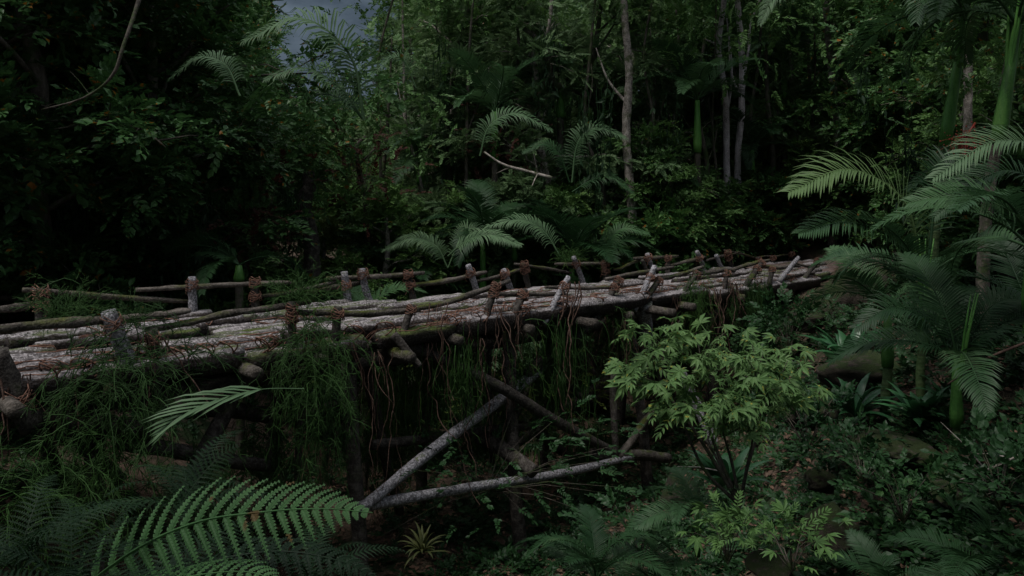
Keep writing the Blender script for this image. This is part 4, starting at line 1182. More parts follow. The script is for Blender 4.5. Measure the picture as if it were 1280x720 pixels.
for (lab, D, pts, mat) in [
    ('grey-green feathered palm leaning', 18.5, [(455, 150, 0), (438, 70, -.2), (380, 24, -.4), (308, 50, -.6)], 'palm_pale'), ('grey-green feathered palm leaning', 18.5, [(455, 150, 0), (425, 110, -.3), (380, 85, -.6), (330, 100, -.9)], 'palm_pale'),
    ('grey-green feathered palm leaning', 18.5, [(455, 150, 0), (430, 125, .2), (390, 118, .3), (345, 140, .4)], 'palm'),
    ('palm with a single pale', 16.5, [(300, 120, 0), (282, 82, 0), (250, 72, 0), (213, 98, 0)], 'palm_pale'),
    ('palm whose arching top frond', 24.0, [(600, 195, 0), (612, 158, 0), (645, 142, 0), (688, 162, 0)], 'palm_pale'), ('central palm with a fat', 25.0, [(715, 228, 0), (722, 180, 0), (745, 160, 0), (782, 172, 0)], 'palm_pale'),
    ('central palm with a fat', 25.0, [(715, 240, 0), (740, 225, 0), (765, 222, 0), (790, 240, 0)], 'palm'), ('central palm with a fat', 25.0, [(712, 228, 0), (700, 195, 0), (680, 180, 0), (655, 190, 0)], 'palm'),
    ('low spreading palm left', 23, [(560, 335, 0), (545, 308, 0), (515, 298, 0), (480, 312, 0)], 'palm_pale'), ('low spreading palm left', 23, [(560, 335, 0), (575, 300, 0), (590, 285, 0), (625, 290, 0)], 'palm_pale'),
    ('low pale palm whose', 21.8, [(560, 320, 0), (585, 300, -.2), (615, 294, -.4), (650, 306, -.6)], 'palm_pale'), ('low palm directly behind', 21.8, [(700, 320, 0), (680, 290, 0), (650, 275, 0), (610, 282, 0)], 'palm_pale'),
    ('low palm right of the central', 23, [(750, 330, 0), (762, 300, 0), (780, 285, 0), (810, 292, 0)], 'palm'), ('palm in the pale foliage', 24, [(520, 110, 0), (505, 75, 0), (485, 75, 0), (460, 100, 0)], 'palm_pale'),
    ('palm whose fronds hang in', 24, [(1010, -40, 0), (985, -15, 0), (965, 0, 0), (950, 30, 0)], 'palm_pale')]:
    t = next(o for o in bpy.data.objects if o.get('label', '').startswith(lab))
    xfront(t, D, pts, mat, seed=int(pts[1][0]), n=44, ll=.25, lw=.0065, droop=1.3)

palm(1085, 30, 5.0, 2.6, 10, 'palm', .11, 1.8, 'tall palm with a green crownshaft just right of the mottled trunk', 51, group=CG)
palm(940, 29, 3.2, 2.5, 10, 'palm_dark', .09, 1.2, 'mid-height palm right of the whitish twin trunks', 52, group=CG)
palm(570, 30, 2.6, 2.6, 10, 'palm', .10, 1.4, 'mid-height palm left of the slim green crownshaft', 53, group=CG)
palm(800, 29, 2.4, 2.5, 10, 'palm', .10, 1.4, 'mid-height palm right of the knobbly pale trunk', 54, group=CG)
palm(465, 26, 1.6, 2.3, 9, 'palm', .08, .8, 'palm below the bare-branched tree', 55, group=CG)

RG = 'palms on the right slope'
palm(1152, 11.5, 1.05, 1.9, 6, 'palm', .055, .75, 'near palm with twin green stems and a long lit frond arching left', 21, group=RG, azs=[1.85, 1.45, -1.7, .9, -.6, 2.6, 3.3, .3, -1.2, -2.4, 1.2], elev=(68, 0), trunk='ring_trunk', stalks=4)
palm(1108, 12.2, .9, 1.5, 4, 'palm', .065, .8, 'slim ringed palm just left of the near twin-stemmed palm', 22, group=RG, trunk='ring_trunk', elev=(75, 20))
palm(1195, 9.8, .35, 1.5, 6, 'palm_dark', .055, .8, 'dark feathery palm with a green base at the lower right', 23, group=RG, azs=[0, -.6, .5, -1.2, 1.2, 2.9, -2.5, 1.9, -1.9, -.2], trunk='ring_trunk', elev=(75, 0), stalks=4)
palm(1290, 9.5, 1.1, 1.8, 6, 'palm', .07, .7, 'palm at the right edge throwing a blue-green frond leftward', 24, group=RG, azs=[1.6, 1.2, 2.2, -1.5, 3.1, .1, -.8, 2.8, 1.0, 1.8], elev=(60, -5))
palm(1163, 15.5, 3.2, 2.7, 10, 'palm', .085, 2.4, 'tall palm with a long widening green crownshaft, right of the mottled trunk', 25, group=RG, lean=(.3, 0), trunk='ring_trunk', stalks=6, elev=(85, 15))
palm(1226, 13.6, 3.1, 2.7, 10, 'palm', .09, 2.0, 'tall palm with the brightest green crownshaft, near the top right corner', 26, group=RG, lean=(.3, 0), trunk='bark', stalks=6, elev=(85, 15))
palm(1250, 17, 1.5, 2.4, 9, 'palm_dark', .09, .8, 'dim palm in the shade by the right edge', 27, group=RG)
palm(1285, 12, .2, 1.6, 7, 'palm_dark', .07, .4, 'low dark palm in the right corner of the slope', 28, group=RG)

for (lab, D, pts, mat) in [
    ('near palm with twin', 11.5, [(1150, 330, 0), (1128, 250, -.2), (1060, 212, -.4), (988, 240, -.6)], 'palm_lit'), ('near palm with twin', 11.5, [(1150, 345, 0), (1110, 295, -.2), (1055, 278, -.4), (1000, 292, -.6)], 'palm'),
    ('near palm with twin', 11.5, [(1160, 330, 0), (1172, 240, .2), (1195, 205, .3), (1240, 215, .5)], 'palm_dark'),
    ('palm at the right edge', 10, [(1330, 260, 0), (1300, 190, 0), (1240, 178, 0), (1168, 222, 0)], 'palm_pale'), ('palm at the right edge', 10, [(1330, 260, 0), (1270, 215, .2), (1215, 230, .3), (1170, 270, .4)], 'palm'),
    ('dark feathery palm with a green', 9.8, [(1200, 470, 0), (1165, 405, 0), (1115, 385, 0), (1070, 410, 0)], 'palm_dark'), ('dark feathery palm with a green', 9.8, [(1200, 470, 0), (1225, 400, 0), (1255, 375, 0), (1300, 380, 0)], 'palm_dark')]:
    t = next(o for o in bpy.data.objects if o.get('label', '').startswith(lab))
    xfront(t, D, pts, mat, seed=int(pts[1][0]), n=46, ll=.24, lw=.0065, droop=.7)

# small palms at the bottom
SG = 'small palms low in the ravine'
def PB(px, py, D): return P(px, py, D)
palm(745, 9.5, 0, 1.05, 8, 'palm_dark', .03, 0, 'small palm with one upright frond at the bottom right of centre', 31, group=SG, azs=[1.7, -1.5, 0.1, 2.6, -2.3, 1.2, -.8, .6], elev=(85, 20), base=PB(745, 725, 8.5))
palm(868, 10, .0, .9, 7, 'palm', .025, .45, 'thin-stemmed small palm below the bright shrub', 32, group=SG, elev=(60, 0), base=PB(872, 690, 9.0))
palm(1108, 7, 0, .75, 7, 'palm_dark', .02, 0, 'small palm frond tuft at the bottom edge, right side', 33, group=SG, elev=(70, 30), base=PB(1115, 745, 7.2))
palm(810, 8, 0, 1.0, 6, 'palm_dark', .02, 0, 'dim small palm beside the upright-fronded one', 34, group=SG, elev=(60, 10), base=PB(820, 740, 8.8))
palm(1200, 7, 0, 1.1, 7, 'palm_dark', .02, 0, 'dark small palm at the bottom right corner', 35, group=SG, elev=(60, 10), base=PB(1235, 730, 7.2))

# red fruit cluster
def fruit():
    mb = MB(); c = P(1208, 172, 13.4); r = np.random.default_rng(3)
    tube(mb, [(0.15, 0, .25), (.05, 0, .1), (0, 0, 0)], [.02, .012], n=5)
    oc = (np.array([[1, 0, 0], [-1, 0, 0], [0, 1, 0], [0, -1, 0], [0, 0, 1], [0, 0, -1.0]]), np.zeros((0, 4), int), np.array([[0, 2, 4], [2, 1, 4], [1, 3, 4], [3, 0, 4], [2, 0, 5], [1, 2, 5], [3, 1, 5], [0, 3, 5]]))
    n = 230; p = r.normal(0, 1, (n, 3)) * [.15, .12, .13] + [-.02, 0, -.12]
    stamp(mb, oc, np.tile(np.eye(3), (n, 1, 1)), p, r.uniform(.012, .02, n))
    for k in range(60): tube(mb, [(0, 0, 0), p[k] * .6 + [0, 0, .03], p[k]], .003, n=3, cap=False)
    tag(mk('fruit_cluster', mb.mesh('fruit_cluster', M['fruit']), None, tuple(c)), 'cluster of tiny red palm fruit below the bright crownshaft', 'fruit')


fruit()
# ------------------------------------------------------------------ ferns and foreground
def px_path(pts): 
    q = np.array([P(*p) for p in pts]); return q[0], q - q[0]


def big_frond(pts, kind, label, up, name='fern', cat='fern', group=None, **kw):
    b, q = px_path(pts); t = thing(name, label, cat, tuple(b), 0, group)
    return t, q


fg = 'ferns in the near left corner'
t, q = big_frond([(40, 790, 3.3), (150, 700, 3.25), (240, 655, 3.2), (330, 640, 3.15), (405, 636, 3.1), (466, 641, 3.05)], 'fern', 'large bright fern with a long toothed frond arching right in the near left corner', None, group=fg)
mk('frond', fern_mesh('frond', q, n=23, pl=.150, up=(0.05, -.72, .70), lobes=15, stalk=.10, droop=.5, lobe_w=.40, hang=(.25, 0, -.7), seed=1), t)
for i, pts in enumerate([[(60, 800, 3.3), (150, 745, 3.2), (230, 722, 3.1), (310, 715, 3.0), (360, 735, 2.9)], [(40, 790, 3.3), (200, 720, 3.5), (330, 690, 3.6), (420, 700, 3.6), (480, 730, 3.6)]]):
    qq = np.array([P(*p) for p in pts]); q2 = qq - np.array(t.location)
    mk('frond', fern_mesh('frond', q2, n=22, pl=.14, up=(0.0, -.4, .9), lobes=12, stalk=.1, droop=.5, lobe_w=.4, seed=5 + i, mat='fern' if i == 0 else 'fern_shaded'), t)
# pale palm-like frond tip and companion
b, q = px_path([(380, 486, 5.4), (335, 486, 5.3), (300, 492, 5.2), (262, 503, 5.1), (230, 518, 5.0), (205, 538, 5.0)])
t = thing('palm_seedling', 'young palm with a narrow silvery-green frond drooping left under the deck', 'palm', tuple(b))
mk('frond', frond_mesh('frond', q, n=12, ll=.42, lw=.011, droop=.6, rr=.004, mat='palm_pale', seed=4, stalk=.25, up=(0, -.6, .8), fwd=2.6, hang=(-.8, 0, -.75)), t)
b, q = px_path([(210, 660, 4.3), (240, 610, 4.4), (270, 575, 4.5), (300, 555, 4.6)])
t = thing('fern', 'mid green fern frond standing behind the large bright fern', 'fern', tuple(b), 0, fg)
mk('frond', fern_mesh('frond', q, n=18, pl=.24, up=(.3, -.8, .5), lobes=10, stalk=.1, mat='fern_shaded', seed=8, lobe_w=.4), t)
FERN = [fern_mesh('frond', arc_path(70, -30), n=22, pl=.17, mat='fern_shaded', seed=2, lobes=10, lobe_w=.42), fern_mesh('frond', arc_path(50, -40), n=22, pl=.17, mat='fern_shaded', seed=3, lobes=10, lobe_w=.42)]
FERNL = [fern_mesh('frond', arc_path(65, -35), n=20, pl=.21, mat='fern', seed=12, lobes=9), fern_mesh('frond', arc_path(45, -40), n=20, pl=.21, mat='fern', seed=13, lobes=9)]
fr_ = np.random.default_rng(21)


def fern(loc, L, n=9, meshes=FERN, label='', group=None, akey=None):
    t = thing('fern', label, 'fern', tuple(loc), fr_.uniform(0, 6), group)
    for i in range(n):
        M4 = Matrix.Rotation(i * 2.399, 4, 'Z') @ Matrix.Rotation(R(fr_.normal(0, 10)), 4, 'X') @ Matrix.Rotation(fr_.normal(0, .2), 4, 'Y') @ Matrix.Scale(L * fr_.uniform(.75, 1.1), 4)
        mk('frond', meshes[i % 2], t, M4=M4)
    if akey: auto(t, akey)
    return t


for (px, py, D, L, lab) in [(20, 720, 3.6, .65, 'dark fern cut by the left edge at the bottom'), 
                            (230, 640, 5.0, .8, 'dim fern behind the large bright frond'), (190, 760, 3.4, .7, 'dark fern at the bottom edge below the bright frond'), (390, 740, 4.2, .6, 'dark fern under the tip of the bright frond'), (85, 745, 3.0, .65, 'dark fern in the very corner at the bottom left')]:
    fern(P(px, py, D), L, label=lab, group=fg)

# strap-leaved plants
ST = [strap_mesh('leaves', 24, .85, .048, seed=1), strap_mesh('leaves', 20, .75, .055, seed=2, curl=75, el=(30, 82)), strap_mesh('leaves', 30, .8, .03, seed=3)]
sg = 'strap-leaved plants on the slopes'


def strap(px, D, s, k, label, dz=0.05, akey=None, base=None, mat=None):
    b = GPX(px, D, dz) if base is None else base
    o = mk('strap_leaved_plant', ST[k], None, tuple(b)); o.scale = (s,) * 3; o.rotation_euler = (0, 0, fr_.uniform(0, 6))
    if mat: o.material_slots[0].link = 'OBJECT'; o.material_slots[0].material = M[mat]
    tag(o, label, 'plant', sg)
    if akey: auto(o, akey)
    return o


strap(1060, 15.5, 1.35, 1, 'largest upright strap-leaved plant above the mossy boulder', base=P(1062, 452, 15))
strap(1060, 12, 1.0, 0, '', base=P(1066, 520, 12.3)).__setitem__('label', 'strap-leaved plant just below the mossy boulder')
strap(1150, 10.5, .9, 1, 'strap-leaved plant at the foot of the near palm', base=P(1152, 525, 10.8))
strap(1180, 10.5, .7, 0, 'small strap-leaved plant right of the near palm foot', base=P(1185, 510, 11.2))
strap(915, 27, 1.6, 0, 'spiky strap-leaved clump behind the bridge below the whitish twins', base=GPX(925, 26.5, .05))
strap(960, 28, 1.3, 2, 'spiky clump behind the far rail, right of the first one', base=GPX(968, 27, .05))
strap(1000, 27, 1.2, 0, 'spiky clump by the start of the dirt path', base=GPX(1000, 28.5, .05))
strap(540, 12, .5, 2, 'grassy clump with straw-coloured blades low in the ravine', base=P(528, 690, 10.5), mat='straw')
strap(900, 11, .9, 1, 'upright strap leaves among the shrub stems', base=P(905, 610, 9.6))

# ------------------------------------------------------------------ bright shrub in front of the bridge, right
def bright_shrub():
    b = P(925, 632, 9.0)
    t = thing('leafy_shrub', 'bright green many-lobed shrub in front of the right part of the bridge', 'shrub', tuple(b))
    r = np.random.default_rng(8); tm, cm = MB(), MB()
    ends = [(805, 415, 8.8), (815, 450, 8.6), (850, 400, 9.2), (880, 440, 8.7), (835, 475, 8.5), (800, 480, 8.8), (850, 505, 8.5), (940, 430, 9.2), (930, 470, 8.6), (905, 490, 8.4), (960, 470, 8.8), (985, 450, 9.2),
            (1000, 480, 9.0), (925, 520, 8.4), (955, 510, 8.5), (900, 455, 8.9), (870, 415, 9.4), (975, 510, 8.8), (835, 510, 8.7), (915, 410, 9.6), (990, 430, 9.6), (955, 440, 9.3), (890, 525, 8.5), (825, 435, 9.3), (790, 455, 9.2), (915, 505, 8.3), (948, 488, 8.4), (875, 470, 8.6), (935, 450, 8.8)]
    forks = [P(*f_) - b for f_ in ((850, 520, 9.0), (905, 545, 8.9), (940, 555, 8.8), (875, 490, 9.2), (955, 520, 9.0), (825, 480, 9.2))]
    for f_ in forks: tube(tm, spline([np.zeros(3), f_ * .5 + r.normal(0, .05, 3), f_], 5), [.024, .018, .012], n=6, cap=False, rough=.05, r=r)
    for e in ends:
        p = P(*e) - b; fk = forks[int(np.argmin([np.linalg.norm(p - f_) for f_ in forks]))]; m2 = fk * .45 + p * .55 + r.normal(0, .05, 3) + [0, 0, .05]
        pts = spline([fk, m2, p], 6); tube(tm, pts, [.012, .008, .005], n=5, cap=False, rough=.05, r=r)
        n = int(r.integers(9, 21)); idx = r.integers(len(pts) // 2 + 1, len(pts), n)
        T = pts[idx] + r.normal(0, .08, (n, 3)) * [1.2, 1, .6]; a = r.uniform(0, 6.28, n)
        d = norm(np.stack([np.cos(a), np.sin(a), r.normal(-.08, .4, n)], 1)); up = np.stack([r.normal(0, .5, n), r.normal(-.3, .5, n), np.ones(n)], 1)
        for k in range(4):
            w = (np.arange(n) % 4) == k
            stamp(cm, SPRAYS_P[k], basis(d[w], up[w]), T[w], r.uniform(.13, .36, w.sum()))
    mk('stems', tm.mesh('stems', M['bark']), t); mk('foliage', cm.mesh('foliage', M['leaf_shrub'], smooth=False), t)


bright_shrub()


def small_shrub(px, py, D, s, mat, label, n=60, kind=SPRAYS_P, rad=(.3, .25, .16), name='small_shrub', group='small shrubs on the slopes'):
    b = P(px, py, D); t = thing(name, label, 'shrub', tuple(b), 0, group); r = np.random.default_rng(int(px * 7 + py)); tm, cm = MB(), MB()
    T = r.normal(0, 1, (n, 3)) * np.array(rad) * s + [0, 0, .35 * s]; d = norm(T * [1, 1, .6] + r.normal(0, .3, (n, 3)) * s)
    for i in range(0, n, 4): tube(tm, [(0, 0, -.15 * s), T[i] * .5 + [0, 0, .03], T[i]], [.008, .004], n=4, cap=False)
    up = np.stack([r.normal(0, .35, n), r.normal(-.2, .35, n), np.ones(n)], 1)
    for k in range(len(kind)):
        w = (np.arange(n) % len(kind)) == k
        stamp(cm, kind[k], basis(d[w], up[w]), T[w], s * r.uniform(.18, .34, w.sum()))
    mk('stems', tm.mesh('stems', M['bark']), t); mk('foliage', cm.mesh('foliage', M[mat], smooth=False), t)
    return t


small_shrub(910, 690, 8.0, .8, 'leaf_mid', 'small bright sapling at the bottom right of centre', rad=(.25, .2, .1), n=45)
small_shrub(990, 700, 7.6, .75, 'leaf_mid', 'lowest bright sapling with drooping lobed leaves', rad=(.25, .2, .12), n=40)
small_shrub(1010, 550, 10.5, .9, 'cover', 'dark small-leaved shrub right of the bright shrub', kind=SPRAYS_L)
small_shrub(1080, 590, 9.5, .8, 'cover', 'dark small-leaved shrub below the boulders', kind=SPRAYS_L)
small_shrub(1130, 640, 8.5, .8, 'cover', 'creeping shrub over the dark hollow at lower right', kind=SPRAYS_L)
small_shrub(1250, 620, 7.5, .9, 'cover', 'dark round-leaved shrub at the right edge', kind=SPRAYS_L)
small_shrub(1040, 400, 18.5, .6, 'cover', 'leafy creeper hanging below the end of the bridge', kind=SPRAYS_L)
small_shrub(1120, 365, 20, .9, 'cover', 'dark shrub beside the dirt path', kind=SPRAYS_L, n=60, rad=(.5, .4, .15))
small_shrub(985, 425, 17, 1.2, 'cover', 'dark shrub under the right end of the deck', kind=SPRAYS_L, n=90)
small_shrub(610, 600, 15, 1.3, 'cover', 'pale leafy weeds in the lit gap behind the crossed braces', n=150, rad=(1.2, .6, .35), kind=SPRAYS)
small_shrub(660, 500, 19, 1.3, 'leaf_olive', 'yellow-green weeds above the crossed braces', n=150, rad=(1.2, .6, .35), kind=SPRAYS)
small_shrub(800, 690, 9.4, .9, 'cover', 'dark small-leaved shrub beside the small palms', kind=SPRAYS_L)

# understorey bushes behind the bridge, in front of the trees
for (k, px, D, s) in [('bush_b', 20, 18.5, 1.0), ('bush_a', 95, 19.5, 1.1), ('bush_b', 180, 20, 1.0), ('bush_a', 270, 21.5, 1.0), ('bush_b', 345, 22, 1.0), ('bush_a', 420, 22.5, .95), ('bush_c', 475, 24, .9), ('bush_a', 545, 26, 1.0), ('bush_c', 590, 28, 1.1), ('bush_b', 655, 27, 1.0),
                      ('bush_a', 700, 30, 1.1), ('bush_b', 770, 27.5, 1.0), ('bush_a', 825, 29, 1.1), ('bush_b', 885, 29.5, 1.0), ('bush_b', 950, 30.5, 1.1), ('bush_a', 1010, 31, 1.1), ('bush_b', 1075, 28, 1.0), ('bush_b', 1140, 24, .6), ('bush_a', 1195, 20, .7), ('bush_b', 1235, 18, .9), ('bush_b', 1290, 16, 1.0),
                      ('bush_a', 450, 27.5, 1.2), ('bush_b', 610, 24.5, .6), ('bush_b', 740, 25, .5), ('bush_a', 1060, 33, 1.4), ('bush_b', 905, 28, 1.0), ('bush_b', 945, 28.5, 1.0), ('bush_c', 560, 27, 1.3), ('bush_a', 500, 27, 1.3), ('bush_a', 690, 28, 1.3), ('bush_b', 830, 27, 1.2)]:
    tree(k, px, D, s, 'bush', 'bush', cat='bush')
# on the ravine sides
for (k, px, D, s) in [('bush_b', 40, 12.0, .55), ('bush_b', 320, 22, .8), ('bush_a', 430, 21, .7), ('bush_a', 560, 21, .6), ('bush_b', 720, 21, .6), ('bush_b', 830, 20, .6), ('bush_a', 960, 20, .5)]:
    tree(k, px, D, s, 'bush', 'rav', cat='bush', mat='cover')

# hanging lianas on the trees
def liana(px, py, D, L, n, label, mat='wispy', w=.5, wire=.012, seed=0):
    r = np.random.default_rng(seed); mb = MB()
    for i in range(n):
        p = np.array([r.normal(0, w), r.normal(0, .2), r.normal(0, .3)]); pts = [p]; l = L * r.uniform(.5, 1.1)
        for k in range(8): p = p + np.array([r.normal(0, .04), r.normal(0, .04), -l / 8]); pts.append(p)
        tube(mb, pts, [wire, wire * .6], n=3, cap=False, r=r)
        T = np.array(pts)[r.integers(1, 9, 7)]; d = norm(r.normal(0, .4, (7, 3)) + [0, 0, -1])
        stamp(mb, LF2N, basis(d, r.normal(0, 1, (7, 3))), T, r.uniform(.15, .35, 7))
    tag(mk('liana', mb.mesh('liana', M[mat]), None, tuple(P(px, py, D))), label, 'vine', 'lianas hanging in the forest')


for i, (px, py, D, L, n, w, lab) in enumerate([(90, 250, 17.5, 2.6, 26, .35, 'curtain of green lianas in the dark left thicket'), (230, 255, 19, 3.0, 22, .3, 'lianas dropping between the left dark trees'), (268, 260, 20, 2.6, 18, .25, 'lianas beside the reddish shade on the left'),
                                               (365, 240, 21, 2.6, 16, .2, 'lianas on the thick dark twisted trunk'), (950, 130, 33, 4.5, 12, .5, 'long lianas right of the whitish twin trunks'), (1090, 80, 24, 3.5, 9, .5, 'long lianas right of the mottled trunk'), (835, 120, 27, 3.5, 9, .5, 'long lianas right of the pale patched trunk'),
                                               (975, 60, 33, 4.5, 14, .25, 'thin lianas at the top between pale trunks'), (1135, 180, 18, 2.5, 14, .3, 'lianas behind the long widening crownshaft'), (690, 30, 26, 3.5, 10, .5, 'lianas high above the central palm'), (745, 120, 25, 4, 20, .4, 'lianas left of the pale patched trunk'), (560, 60, 27, 4, 18, .4, 'lianas in the pale foliage left of centre'), (1020, 120, 36, 4.5, 8, .4, 'lianas left of the mottled trunk'), (880, 60, 31, 4, 12, .3, 'lianas left of the whitish twin trunks')]):
    liana(px, py, D, L, n, lab, w=w, seed=200 + i, mat='fern_shaded')
for i, (px, py, D, lab) in enumerate([(320, 310, 20, 'reddish withered foliage in the gloom above the left span'), (455, 235, 23, 'reddish withered foliage above the paired pale posts'), (635, 195, 27, 'reddish dead leaves between the central palms')]):
    small_shrub(px, py, D, 1.6, 'red_leaf', lab, n=70, kind=SPRAYS, rad=(.35, .3, .4), group='withered reddish foliage')

# ------------------------------------------------------------------ rocks
def rock(px, py, D, s, label, seed, sc=(1, 1, .7)):
    r = np.random.default_rng(seed); bpy.ops.object.select_all(action='DESELECT') if False else None
    import bmesh
    bm = bmesh.new(); bmesh.ops.create_icosphere(bm, subdivisions=4, radius=1)
    off = Vector(r.uniform(0, 50, 3))
    for v in bm.verts:
        n = noise.noise(v.co * 1.1 + off) * .45 + noise.noise(v.co * 2.7 + off) * .18 + noise.noise(v.co * 7 + off) * .05
        v.co = v.co * (1 + n)
    me = bpy.data.meshes.new('rock'); bm.to_mesh(me); bm.free()
    for p in me.polygons: p.use_smooth = True
    me.materials.append(M['rock'])
    o = mk('rock', me, None, tuple(P(px, py, D))); o.scale = (s * sc[0], s * sc[1], s * sc[2]); o.rotation_euler = (0, 0, r.uniform(0, 6))
    return tag(o, label, 'rock', 'rocks on the right bank')


rock(1083, 470, 13.8, .62, 'domed mossy boulder beside the slim ringed palm', 1, (1.15, 1, .6))
rock(1072, 375, 20.5, .95, 'big earthy rock face below the dirt path', 2, (1.2, 1, .9))
rock(1010, 398, 19.5, .45, 'brown stone in the bank under the end of the bridge', 3)
rock(1025, 600, 10.2, .2, 'brown mossy stone right of the bright shrub', 4)
rock(1115, 560, 10.2, .4, 'flat dark stone ledge below the palms', 5, (1.6, 1, .35))
rock(1040, 665, 8.8, .26, 'mossy stone at the lower right of centre', 6, (1, 1, .9))
rock(1010, 510, 11.8, .38, 'pale-flecked stone among the creepers', 7)
rock(965, 712, 9.0, .24, 'low brown stone at the bottom edge', 8, (1.3, 1, .5))
rock(850, 618, 11.2, .26, 'mossy stone at the right foot of the trestle', 9, (1, 1, .9))
rock(1220, 605, 8.8, .42, 'overhanging dark ledge near the right edge', 10, (1.7, 1, .4))

# fallen twigs
branch([(1200, 600, 0), (1240, 585, 0), (1290, 560, 0)], [.008, .014, .016], 'bark_pale', 'thin pale fallen stick on the slope at the right edge', 8.0, 'fallen_stick')
branch([(1185, 480, 0), (1230, 450, 0), (1290, 425, 0)], [.008, .014, .016], 'root', 'thin brown stick slanting up to the right edge', 9.0, 'fallen_stick')
branch([(925, 640, 0), (905, 590, 0), (880, 545, 0)], [.03, .02, .015], 'bark_pale', 'leaning pale stem under the bright shrub', 9.2, 'fallen_stick', twigs=2)

# ------------------------------------------------------------------ ground cover and litter (nobody could count it)
def scatter(name, n, region, tms, mat, smin, smax, label, cat, seed, tilt=.5, lift=.04, mask=None):
    r = np.random.default_rng(seed); mb = MB(); pts = []
    for _ in range(n * 3):
        if len(pts) >= n: break
        y = region[2] + (region[3] - region[2]) * r.random() ** 1.2; a = r.uniform(region[0], region[1]); x = a * y
        q = w2b((x, y, 0))
        if -1 < q[1] < 4.0 and q[0] > 11.5 and q[0] < 26: continue
        if mask is not None and not mask(x, y, r): continue
        pts.append((x, y, ground_z(x, y) + lift * r.uniform(.3, 2)))
    T = np.array(pts); n = len(T)
    a = r.uniform(0, 6.28, n); d = norm(np.stack([np.cos(a), np.sin(a), r.normal(.25, tilt, n)], 1)); up = np.stack([r.normal(0, .3, n), r.normal(-.1, .3, n), np.ones(n)], 1)
    for k in range(len(tms)):
        w = (np.arange(n) % len(tms)) == k
        stamp(mb, tms[k], basis(d[w], up[w]), T[w], r.uniform(smin, smax, w.sum()))
    tag(mk(name, mb.mesh(name, M[mat], smooth=False)), label, cat, kind='stuff')


def patch(f, th):
    return lambda x, y, r: noise.noise(Vector((x * f, y * f, 3.0))) + .25 * r.normal() > th


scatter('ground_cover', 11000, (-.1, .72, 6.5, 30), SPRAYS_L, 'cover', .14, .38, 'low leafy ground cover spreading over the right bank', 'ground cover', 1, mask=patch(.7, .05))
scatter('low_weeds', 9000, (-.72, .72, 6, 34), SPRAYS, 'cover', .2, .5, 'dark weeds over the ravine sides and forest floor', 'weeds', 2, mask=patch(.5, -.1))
scatter('leaf_litter', 26000, (-.3, .72, 6.5, 30), [LF4], 'litter', .05, .14, 'brown fallen leaves on the soil of the bank', 'leaf litter', 3, tilt=.15, lift=.02)

# small ferns scattered behind the bridge and on the bank
for (px, D, L) in [(840, 25.5, 1.1), (905, 26.5, 1.0), (965, 27, 1.1), (1090, 16, .8), (1130, 13, .7), (1230, 11, .8), (1010, 12.5, .7), (960, 11.5, .7), (1060, 10, .6), (1170, 8.6, .6), (780, 24.5, 1.0), (690, 24, 1.0), (480, 22.5, 1.0), (390, 21, 1.0), (300, 20, 1.0), (210, 18, 1.0), (110, 17, 1.0)]:
    fern(GPX(px, D, .05), L, n=8, akey='fern')

finish_labels('darkleft', 'large dark glossy-leaved tree on the left bank, {n}', 'dark trees on the left bank')
finish_labels('midleft', 'light green small tree beneath the sky gap, {n} of four', 'small trees below the sky gap')
finish_labels('pale', 'pale feathery-leaved tree in the middle of the forest, {n} of its kind', 'feathery trees behind the bridge')
finish_labels('right', 'broad-crowned leafy tree of the centre and right forest front, {n}', 'broadleaf trees of the right forest')
finish_labels('young', 'young bushy tree rising close behind the bridge, {n} of them', 'young trees close behind the bridge')
finish_labels('far', 'tree of the distant back row, {n} in that row', 'trees of the distant row')
finish_labels('bush', 'rounded bush of the undergrowth behind the bridge, {n}', 'bushes behind the bridge')
finish_labels('rav', 'shaded bush inside the ravine below deck level, {n}', 'bushes inside the ravine')
finish_labels('thin', 'very thin trunk standing behind the bridge, {n} of them', 'thin forest trunks')
finish_labels('fern', 'small dark fern on the bank or behind the bridge, {n} of these', 'small ferns')
_fix()

# ------------------------------------------------------------------ world, sun, camera
w = bpy.data.worlds.new('World'); SC.world = w; w.use_nodes = True
nt = w.node_tree; nt.nodes.clear(); L = nt.links.new
out = nt.nodes.new('ShaderNodeOutputWorld'); bg = nt.nodes.new('ShaderNodeBackground')
SUN_EL, SUN_AZ = R(66), R(222)      # azimuth measured clockwise from +Y
sky = nt.nodes.new('ShaderNodeTexSky'); sky.sky_type = 'NISHITA'; sky.sun_disc = False
sky.sun_elevation = SUN_EL; sky.sun_rotation = SUN_AZ
tc = nt.nodes.new('ShaderNodeTexCoord')
nz = N(nt, 'ShaderNodeTexNoise', i_Scale=6.5, i_Detail=7.0, i_Roughness=.6)
mp = N(nt, 'ShaderNodeMapping'); mp.inputs['Scale'].default_value = (1, 1, 2.2); L(tc.outputs['Generated'], mp.inputs['Vector']); L(mp.outputs[0], nz.inputs['Vector'])
cl = ramp(nt, nz.outputs['Fac'], [(.36, (2.5, 2.9, 3.4)), (.62, (6.8, 7.2, 7.9))])
hsv = N(nt, 'ShaderNodeHueSaturation'); hsv.inputs['Saturation'].default_value = .6; L(sky.outputs[0], hsv.inputs['Color'])
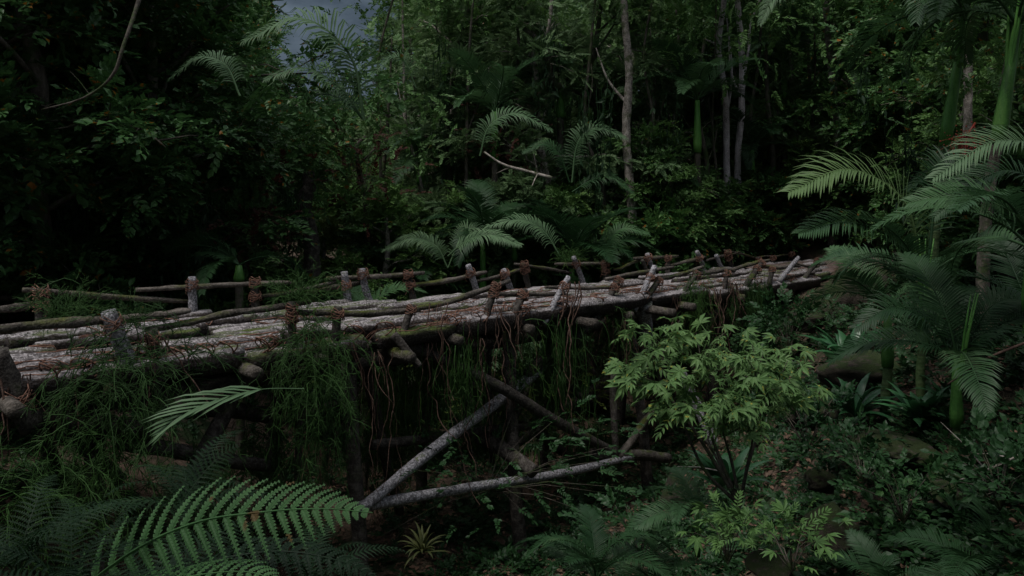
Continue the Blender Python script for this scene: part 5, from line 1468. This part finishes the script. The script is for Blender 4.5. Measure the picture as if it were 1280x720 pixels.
mx = N(nt, 'ShaderNodeMixRGB'); mx.inputs[0].default_value = .88; L(hsv.outputs[0], mx.inputs[1]); L(cl, mx.inputs[2])
sx = N(nt, 'ShaderNodeSeparateXYZ'); L(tc.outputs['Generated'], sx.inputs[0])
el = ramp(nt, sx.outputs['Z'], [(0.0, (.09, .11, .125)), (.24, (.135, .165, .19)), (.42, (.30, .32, .34)), (.66, (.70, .70, .70)), (.88, (1.1, 1.06, 1.02))])
mu = N(nt, 'ShaderNodeMixRGB', blend_type='MULTIPLY'); mu.inputs[0].default_value = 1; L(mx.outputs[0], mu.inputs[1]); L(el, mu.inputs[2])
L(mu.outputs[0], bg.inputs['Color']); bg.inputs['Strength'].default_value = .10
L(bg.outputs[0], out.inputs['Surface'])

sl = bpy.data.lights.new('sun', 'SUN'); sl.energy = 1.5; sl.angle = R(20); sl.color = (1.0, .96, .90)
so = bpy.data.objects.new('sun', sl); COL.objects.link(so)
sd = Vector((math.sin(SUN_AZ) * math.cos(SUN_EL), math.cos(SUN_AZ) * math.cos(SUN_EL), math.sin(SUN_EL)))
so.rotation_euler = sd.to_track_quat('Z', 'Y').to_euler(); so.location = (0, 0, 40)

cam = bpy.data.cameras.new('camera'); co = bpy.data.objects.new('camera', cam); COL.objects.link(co)
cam.sensor_width = 36; cam.lens = 36 * F / 1280; cam.shift_y = -100 / 1280
co.location = tuple(EYE); co.rotation_euler = (R(90), 0, 0); cam.clip_end = 1000; cam.clip_start = .05
SC.camera = co

SC.view_settings.view_transform = 'Standard'; SC.view_settings.look = 'None'; SC.view_settings.gamma = 1
SC.view_settings.use_curve_mapping = False
SC.view_settings.exposure = 0.55
SC.cycles.use_denoising = True
SC.cycles.max_bounces = 5; SC.cycles.diffuse_bounces = 3; SC.cycles.glossy_bounces = 2; SC.cycles.transmission_bounces = 4
SC.cycles.transparent_max_bounces = 4
SC.cycles.sample_clamp_indirect = 4
SC.cycles.use_adaptive_sampling = True
print('objects', len(bpy.data.objects))
